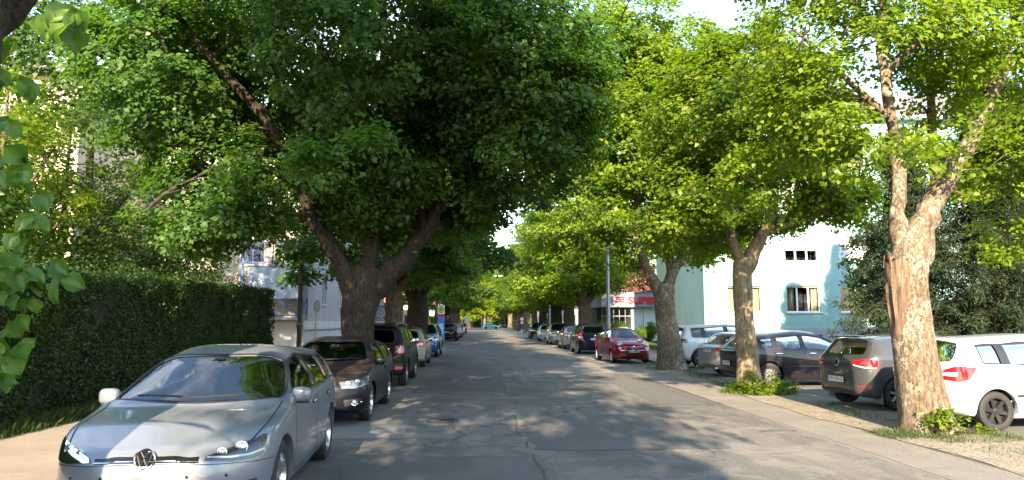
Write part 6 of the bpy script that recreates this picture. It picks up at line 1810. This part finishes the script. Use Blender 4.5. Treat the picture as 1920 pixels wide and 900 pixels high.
def balcony(parent, x0, x1, y0, y1, z, cloth=False, front='y'):
    """blue steel balcony: slab, posts, rails with crossed braces"""
    b = MB(); b.box(x0, x1, y0, y1, z - .14, z); o = b.build('balcony', simple('balcony_slab', (.22, .23, .25), .8), parent)
    f = MB(); h = 1.12
    def run(ax, ay, bx, by):
        f.bar((ax, ay, z + h), (bx, by, z + h), .06); f.bar((ax, ay, z + .10), (bx, by, z + .10), .05)
        n = max(1, round(math.hypot(bx - ax, by - ay) / 1.3))
        for k in range(n):
            p = (ax + (bx - ax) * k / n, ay + (by - ay) * k / n); q = (ax + (bx - ax) * (k + 1) / n, ay + (by - ay) * (k + 1) / n)
            f.bar((*p, z + .1), (*q, z + h), .035); f.bar((*q, z + .1), (*p, z + h), .035)
            f.bar((*p, z - .05), (*p, z + h), .05); f.bar((*q, z - .05), (*q, z + h), .05)
            for t in np.linspace(.12, .88, 7): f.bar((p[0] + (q[0] - p[0]) * t, p[1] + (q[1] - p[1]) * t, z + .1), (p[0] + (q[0] - p[0]) * t, p[1] + (q[1] - p[1]) * t, z + h), .014)
    if front == 'y': run(x0 + .04, y0 + .04, x1 - .04, y0 + .04); run(x1 - .04, y0 + .04, x1 - .04, y1); run(x0 + .04, y0 + .04, x0 + .04, y1)
    else: run(x1 - .04, y0 + .04, x1 - .04, y1 - .04); run(x0, y0 + .04, x1 - .04, y0 + .04); run(x0, y1 - .04, x1 - .04, y1 - .04)
    f.build('balcony_rail', BLUE, o)
    if cloth:
        c = MB(); n = 30
        for (ax, ay, bx, by) in ((x0 + .3, y0 - .02, x1 - .06, y0 - .02), (x1 + .0, y0 + .1, x1 + .0, y1 - .3)):
            vs = []
            for k in range(n + 1):
                t = k / n; w = .025 * math.sin(k * 1.1); x, y = ax + (bx - ax) * t, ay + (by - ay) * t
                dx, dy = (0, w) if ay == by else (w, 0)
                vs += [(x + dx, y + dy, z + .98 + 0), (x + dx * 2, y + dy * 2, z + 1.8), (x + dx, y + dy, z + 2.62)]
            c.add(vs, [(3 * k + j, 3 * k + 3 + j, 3 * k + 4 + j, 3 * k + 1 + j) for k in range(n) for j in range(2)])
        c.build('privacy_cloth', CLOTHW, o, smooth=60)
    return o
for z, cl in ((1.95, True), (4.75, False), (7.55, False)): balcony(ll, -2.9, .25, -1.5, -.05, z, cl)
m = MB()
for x in (-2.86, .21): m.bar((x, -1.46, 0), (x, -1.46, 8.7), .11)
m.build('balcony_posts', BLUE, ll)
for y0 in (23.5,):
    for z in (1.95, 4.75, 7.55): balcony(ll, .05, 1.35, y0, y0 + 3.2, z, False, 'x')

# ---- cream houses closer behind the garden on the left
ch = empty('apartment_house', (-18.5, 33, 0)); tag(ch, 'long cream apartment house lit by the sun behind the trees at far left', 'building')
holes = [(-3.6 - 3.9 * k, -2.0 - 3.9 * k, z, z + 1.5) for k in range(6) for z in (1.2, 4.1, 7.0, 9.9)]
m = MB(); wall_y(m, 0, -28, 0, 0, 13, holes); m.add([(0, 0, 0), (0, 12, 0), (0, 12, 13), (0, 0, 13)], [(0, 1, 2, 3)]); m.build('wall', plaster('warm_cream_plaster', (.55, .46, .34)), ch)
for (a, b, c, d) in holes: window(ch, 0, a, b, c, d, 2)
m = MB(); m.add([(-28.5, -.5, 13), (.5, -.5, 13), (.5, 12.5, 13), (-28.5, 12.5, 13), (-25, 6, 16), (-3, 6, 16)], [(0, 1, 5, 4), (2, 3, 4, 5), (0, 4, 3), (1, 2, 5)]); m.build('roof', TILEG, ch)

# ---- supermarket
sm = empty('supermarket', (10.6, 64.0, 0)); tag(sm, 'low white supermarket with red lettering on its fascia behind the lawn', 'building')
WHM = simple('white_cladding', (.74, .75, .78), .5, var=.04); GREYF = simple('grey_fascia', (.34, .34, .38), .5, var=.05); REDS = simple('red_letters', (.75, .03, .035), .4); SHOPG = simple('shop_frame', (.16, .17, .17), .4)
m = MB(); m.box(2.6, 22, 0, 14, 0, 3.05); m.build('wall', WHM, sm)
m = MB()
for x in (2.62, 3.7, 5.0, 6.5, 8.2): m.box(x - .02, x + .02, -.025, 0, 0, 3.05)
m.build('panel_joint', SHOPG, sm)
m = MB(); m.box(-.15, 22.2, -.5, 14, 3.05, 4.25); m.build('fascia', GREYF, sm)
m = MB(); m.box(-.2, 22.25, -.55, 14.05, 4.25, 4.36); m.box(-.2, 22.25, -.52, -.5, 3.02, 3.08); m.build('fascia_edge', SHOPG, sm)
m = MB()
for x in np.linspace(0, 2.6, 6): m.box(x - .03, x + .03, -.03, .05, .1, 3.05)
m.box(-.03, 2.6, -.025, .045, .1, .2); m.box(-.03, 2.6, -.025, .045, 2.2, 2.28)
e = m.build('entrance_front', SHOPG, sm)
m = MB(); m.add([(0, .01, .1), (2.6, .01, .1), (2.6, .01, 3.05), (0, .01, 3.05)], [(0, 1, 2, 3)]); m.build('pane', WGL, e)
m = MB(); m.box(0, 2.59, 3, 13.9, 0, 3.04); m.build('shop_interior', simple('shop_dim', (.10, .09, .08), .9, var=.4), sm)
t = text_mesh('SUPERMARKT', .60, .04, REDS, width=6.0, bold=.035, center=False); t.name = 'sign_lettering'; t.parent = sm; t.location = (2.25, -.55, 3.36); t.rotation_euler = (PI / 2, 0, 0)
m = MB()
for k, (x, z) in enumerate(((1.35, 3.62), (1.72, 3.62))):
    m.tube([(x + .17 * math.cos(a), -.56, z + .12 * math.sin(a)) for a in np.linspace(.15 * PI, 1.85 * PI if k == 0 else 2.0 * PI, 14)], .055, 8)
m.tube([(1.1, -.56, 3.86), (1.5, -.56, 3.92), (1.95, -.56, 3.86)], .045, 8)
m.build('emblem', REDS, sm, smooth=50)
# ---- low cream hall and red-roofed house far off
hh = empty('low_hall', (7.9, 98, 0)); tag(hh, 'low cream building behind the right row of limes', 'building')
m = MB(); wall_y(m, 0, 1.5, 20, 0, 3.6, [(3 + 2.6 * k, 4.9 + 2.6 * k, 1.0, 2.6) for k in range(6)]); m.add([(1.5, 0, 0), (1.5, 0, 3.6), (1.5, 10, 3.6), (1.5, 10, 0)], [(0, 3, 2, 1)]); m.build('wall', CREAM, hh)
for k in range(6): window(hh, 0, 3 + 2.6 * k, 4.9 + 2.6 * k, 1.0, 2.6, 2)
m = MB(); m.box(1.2, 20.3, -.3, 10.3, 3.6, 3.85); m.build('roof', TILEG, hh)
hr = empty('small_house', (-7.4, 92, 0)); tag(hr, 'small cream house with red tiled roof seen left of the bus stop', 'building')
m = MB(); wall_y(m, 0, -10, 0, 0, 4.2, [(-2.6, -1.4, 1.2, 2.6), (-5.6, -4.4, 1.2, 2.6), (-8.6, -7.4, 1.2, 2.6)]); m.add([(0, 0, 0), (0, 9, 0), (0, 9, 4.2), (0, 0, 4.2)], [(0, 1, 2, 3)]); m.build('wall', CREAM, hr)
for x in (-2.6, -5.6, -8.6): window(hr, 0, x, x + 1.2, 1.2, 2.6, 2)
m = MB(); m.add([(-10.5, -.6, 4.1), (.5, -.6, 4.1), (.5, 9.6, 4.1), (-10.5, 9.6, 4.1), (-10.5, 4.5, 7.6), (.5, 4.5, 7.6)], [(0, 1, 5, 4), (2, 3, 4, 5), (0, 4, 3), (1, 2, 5)]); m.build('roof', TILE, hr)
for i, (x, y, w, d, h, cm, rm, lab) in enumerate(((-30, 150, 16, 12, 8, CREAM, TILE, 'cream house far down on the left'), (14, 140, 14, 12, 7, CREAM, TILE, 'pale house far down on the right'), (-34, 195, 22, 12, 9, LILAC, TILEG, 'grey house beyond the junction on the left'), (14, 195, 18, 12, 9, CREAM, TILE, 'cream house beyond the junction on the right'))):
    h_ = empty('house', (x, y, 0)); tag(h_, lab, 'building')
    hs = [(2 + 3 * k, 3.3 + 3 * k, z, z + 1.4) for k in range(int(w / 3) - 1) for z in (1.1, 4.0)]
    m = MB(); wall_y(m, 0, 0, w, 0, h, hs); m.box(0, w, .31, d, 0, h); m.build('wall', cm, h_)
    for q in hs:
        mm = MB(); mm.box(q[0], q[1], .2, .3, q[2], q[3]); mm.build('window', GBLK, h_)
    m = MB(); m.add([(-.5, -.5, h), (w + .5, -.5, h), (w + .5, d + .5, h), (-.5, d + .5, h), (0, d / 2, h + 3.5), (w, d / 2, h + 3.5)], [(0, 1, 5, 4), (2, 3, 4, 5), (0, 4, 3), (1, 2, 5)]); m.build('roof', rm, h_)

# ================================================================== street furniture
def pole(name, label, x, y, h, r0=.075, r1=.05, mat=METAL, cat='lamp post', base=True):
    r = empty(name, (x, y, 0)); tag(r, label, cat)
    m = MB(); m.tube([(0, 0, 0), (0, 0, h * .25), (0, 0, h)], [r0, r0 * .95, r1], 12); m.build('shaft', mat, r, smooth=50)
    if base: m = MB(); m.lathe([(r0 + .06, 0), (r0 + .06, .10), (r0 + .02, .16), (r0, .5)], 16); m.build('foot', mat, r, smooth=50)
    m = MB(); m.lathe([(r0 + .01, 1.5), (r0 + .022, 1.5), (r0 + .022, 1.62), (r0 + .01, 1.62)], 16); m.build('band', mat, r)
    return r
pole('light_pole', 'tall grey steel pole between the right trees behind the red car', 6.55, 37.5, 9.0, .105, .075)
pole('light_pole', 'dark wooden pole beside the blue balconies at the end of the hedge', -6.9, 27.6, 9.0, .085, .06, simple('weathered_wood', (.06, .05, .042), .9, var=.3))
pole('light_pole', 'thin grey pole in the left row far beyond the bus stop', -3.9, 80, 8.5)
pole('light_pole', 'grey pole on the right further down by the black car', 6.6, 71, 8.5, .09, .06, simple('pale_paint', (.55, .56, .56), .5))
def street_lamp(x, y, z, label, span):
    r = empty('hanging_lamp', (x, y, z)); tag(r, label, 'street lamp')
    m = MB(); m.blob((0, 0, 0), (.58, .13, .07), .5, .5, 20, 8); m.build('housing', simple('lamp_grey', (.42, .45, .50), .4, .4), r, smooth=50)
    m = MB(); m.blob((0, 0, -.05), (.44, .10, .05), .6, .6, 16, 8); m.build('lens', WHL, r, smooth=50)
    m = MB(); m.tube([(-.2, 0, .06), (-.2, 0, .30)], .012, 6); m.tube([(.2, 0, .06), (.2, 0, .30)], .012, 6); m.build('hanger', BLK, r)
def wire(label, pts, r=.012):
    m = MB(); out = []
    for a, b in zip(pts, pts[1:]):
        a, b = Vector(a), Vector(b); n = 16
        for k in range(n):
            t = k / n; p = a.lerp(b, t); p.z -= 4 * t * (1 - t) * (b - a).length * .012; out.append(p)
    out.append(Vector(pts[-1])); m.tube(out, r, 5)
    tag(m.build('overhead_wire', BLK), label, 'wire')
street_lamp(2.45, 50.5, 7.25, 'flat grey lamp hanging over the middle of the road on a wire', None)
street_lamp(1.9, 88, 7.3, 'second smaller hanging lamp further down over the road', None)
wire('wire spanning the road that carries the nearer hanging lamp', [(-3.4, 50.5, 8.2), (2.45, 50.5, 7.58), (6.7, 50.5, 8.2)])
wire('wire spanning the road that carries the further hanging lamp', [(-3.9, 80, 8.2), (1.9, 88, 7.62), (7.2, 86, 8.2)])
wire('black cable running along above the right half of the road', [(3.2, -12, 9.2), (3.05, 20.5, 8.6), (2.6, 50.4, 8.0)], .014)
m = MB(); m.blob((3.12, 7.6, 8.36), (.03, .05, .04), .8, .8, 10, 6); m.blob((3.12, 7.75, 8.36), (.02, .09, .02), .8, .8, 10, 6)
tag(m.build('insulator', BLK), 'small black insulator on the cable over the road', 'insulator')
# bus stop sign
bs = empty('bus_stop_sign', (-2.18, 41.2, .105)); tag(bs, 'bus stop pillar with a round H sign above blue panels beside the left kerb', 'sign')
bs.location = (-2.43, 42.6, 0); bs.scale = (.74, 1, 1)
SW = simple('enamel_white', (.78, .78, .76), .4); SBL = simple('enamel_blue', (.05, .22, .62), .4); SGN = simple('enamel_green', (.02, .22, .08), .4); SYL = simple('enamel_yellow', (.80, .62, .03), .4)
m = MB()
for x in (-.24, .24): m.tube([(x, 0, 0), (x, 0, 2.55)], .028, 10)
m.build('post', METAL, bs)
m = MB(); m.box(-.27, .27, -.045, .045, .55, 2.02); m.build('info_panel', SBL, bs)
m = MB(); m.box(-.18, .18, -.052, -.046, 1.0, 1.62); m.build('timetable', simple('pale_paper', (.50, .62, .78), .6), bs)
m = MB(); m.box(-.27, .27, -.046, .044, 2.03, 2.16); m.build('red_band', simple('enamel_red', (.60, .04, .07), .4), bs)
m = MB(); m.box(-.27, .27, -.045, .045, 2.17, 2.70); m.blob((0, 0, 2.71), (.10, .04, .05), .7, .7, 12, 6); m.build('top_panel', SW, bs)
m = MB(); m.lathe([(.001, -.05), (.21, -.05), (.21, -.045)], 28, axis='y', c=(0, 0, 2.43)); m.build('green_ring', SGN, bs)
m = MB(); m.lathe([(.001, -.055), (.175, -.055), (.175, -.05)], 28, axis='y', c=(0, 0, 2.43)); m.build('yellow_disc', SYL, bs)
t = text_mesh('H', .20, .002, SGN, bold=.01); t.name = 'letter'; t.parent = bs; t.location = (0, -.062, 2.33); t.rotation_euler = (PI / 2, 0, 0)
def round_sign(x, y, h, label, face, ring, r=.22, plate=None):
    s = empty('traffic_sign', (x, y, 0)); tag(s, label, 'sign')
    m = MB(); m.tube([(0, 0, 0), (0, 0, h + r)], .03, 10); m.build('post', METAL, s)
    m = MB(); m.lathe([(.001, -.05), (r, -.05), (r, -.03), (.001, -.03)], 28, axis='y', c=(0, 0, h)); m.build('disc', ring, s)
    m = MB(); m.lathe([(.001, -.055), (r * .78, -.055), (r * .78, -.05)], 28, axis='y', c=(0, 0, h)); m.build('face', face, s)
    if plate: m = MB(); m.box(-.2, .2, -.05, -.03, h - r - .45, h - r - .05); m.build('extra_plate', SW, s)
    return s
s = round_sign(-6.75, 29.6, 2.35, 'grey backed round sign on a thin post before the lilac wall', simple('sign_grey_back', (.40, .41, .42), .5, .4), METAL, .24); s.rotation_euler = (0, 0, R(72))
round_sign(-2.6, 112, 2.3, 'white sign on a post far down at the left kerb', SW, SW, .35, True)
round_sign(6.4, 118, 2.2, 'round white sign far down at the right kerb', SW, simple('enamel_red', 0), .34, True)
round_sign(1.2, 168, 2.6, 'white post in the middle of the far junction', SW, SW, .2)
# hanging traffic light
tl = empty('traffic_light', (2.0, 150, 6.9)); tag(tl, 'traffic light hanging over the far junction', 'traffic light')
m = MB(); m.box(-.45, .45, -.03, 0, -.7, 1.1); m.build('backing_board', simple('pale_board', (.62, .50, .42), .6), tl)
m = MB(); m.box(-.18, .18, -.25, -.04, -.5, .8); m.build('signal_box', BLK, tl)
m = MB(); m.tube([(0, 0, 1.1), (0, 0, 2)], .03, 6); m.build('hanger', BLK, tl)
wire('wire spanning the road that carries the traffic light', [(-4.5, 150, 9.4), (2, 150, 8.9), (8, 150, 9.4)], .02)
tp = pole('signal_post', 'slim traffic light post at the left of the far junction', -.2, 158, 6.0, .1, .08, cat='traffic light'); 
m = MB(); m.box(.15, .5, -.2, .2, 2.4, 3.5); m.build('signal_box', BLK, tp)
# garden fence by the bus stop
gf = MB()
for k in range(26): gf.box(-14 + k * .28, -13.96 + k * .28, 78, 78.03, .1, 1.5)
gf.box(-14, -7, 78.03, 78.06, 1.4, 1.46); gf.box(-14, -7, 78.03, 78.06, .3, .36)
tag(gf.build('garden_fence', simple('pale_green_paint', (.40, .46, .40), .6)), 'pale picket fence left of the bus stop', 'fence')
# ================================================================== the parked cars
DOWN, UP = -PI / 2, PI / 2            # nose towards the viewer / away
def nose_at(c, x, y, h, sign=1):
    """place the car so that its near wheel matches; x,y = middle between the axles"""
    c.place(x, y, h)
c = golf_seven(); c.place(-2.69, 7.92, R(-86.9))
c = audi_hatch(); c.place(-2.78, 14.13, R(-89.5))
c = boxy_suv(); c.place(-2.90, 21.15, R(90))
WHITE = paint('white_paint', (.50, .51, .53), 0, .3, .08); CREAMP = paint('cream_white_paint', (.36, .37, .34), .1, .3, .08)
GREYB = paint('blue_grey_paint', (.18, .22, .27), .5, .3, .1); SILV = paint('plain_silver_paint', (.28, .29, .31), .5, .3, .06); BLACKP = paint('second_black_paint', (.005, .005, .007), .0, .4, .05, coat=.5)
NAVY = paint('navy_paint', (.002, .004, .022), .1, .35, .04, coat=.5); MIDB = paint('mid_blue_paint', (.02, .075, .24), .45, .28, .05)
sh = small_hatch(WHITE, 'white hatchback at the right edge with a big red tail lamp and dark wheels', rim=simple('black_rim', (.03, .03, .032), .4, .5))
sh.root.location = (9.15, 12.05, GZ); sh.root.rotation_euler = (0, 0, R(6))
recar(sh, 'cream white hatchback half hidden behind the black off-roader', -2.98, 29.2, UP, CREAMP)
recar(sh, 'small silver hatchback seen from behind next to the dark blue people carrier', 5.85, 47.0, UP, SILV)
recar(sh, 'white car facing us between the silver people carrier and the black car', 5.85, 65.5, DOWN, WHITE)
recar(sh, 'white hatchback behind the dark crossover in the left row', -3.15, 73.0, UP, WHITE)
cr = crossover(MIDB, 'blue crossover facing us in the left row before the bus stop'); cr.place(-3.02, 37.1, DOWN)
recar(cr, 'dark crossover seen from behind just beyond the bus stop', -3.15, 67.0, UP, NAVY)
recar(cr, 'blue crossover far down the left row', -3.15, 79.0, DOWN, MIDB)
f = retro_mini_car(); f.place(6.02, 31.45, R(-84))
pc = people_carrier(NAVY, 'dark blue people carrier seen from behind, parked beyond the red car'); pc.place(5.92, 40.2, UP)
recar(pc, 'silver people carrier facing us in the right row', 5.90, 56.0, DOWN, SILV)
recar(pc, 'grey people carrier at the end of the left row', -3.2, 85.0, DOWN, GREYB)
recar(cr, 'black car facing us, last in the right row', 5.75, 75.5, DOWN, BLACKP)
g6 = golf_six(); g6.place(9.15, 14.75, R(8))
dk = dark_hatch(); dk.place(8.75, 19.7, R(4))
es = long_estate(); es.place(9.45, 23.4, R(14))
recar(cr, 'white estate-like crossover with black roof rails behind the silver estate', 9.3, 27.6, R(8), WHITE)
# cars at the far end, a few pixels each
for i, (x, y, h, src, pm, lab) in enumerate(((2.0, 176, 0, sh, paint('turquoise_paint', (.25, .48, .50), .2, .3), 'pale turquoise car crossing at the far junction'), (5.6, 205, DOWN, cr, WHITE, 'white car parked beyond the junction'), (8.2, 200, DOWN, pc, BLACKP, 'black car parked beyond the junction'),
        (11.0, 206, DOWN, sh, SILV, 'silver car parked beyond the junction at the right'), (12.5, 140, DOWN, pc, WHITE, 'white van-like car standing on the right forecourt'), (-3.3, 101, DOWN, sh, SILV, 'silver car far down the left row'), (-3.3, 112, UP, pc, BLACKP, 'dark car farthest down the left row'), (9.9, 82, R(20), cr, NAVY, 'dark car parked behind the right trees'), (12.6, 84, R(80), sh, GREYB, 'grey car parked behind the right trees by the hall'))):
    recar(src, lab, x, y, h, pm)
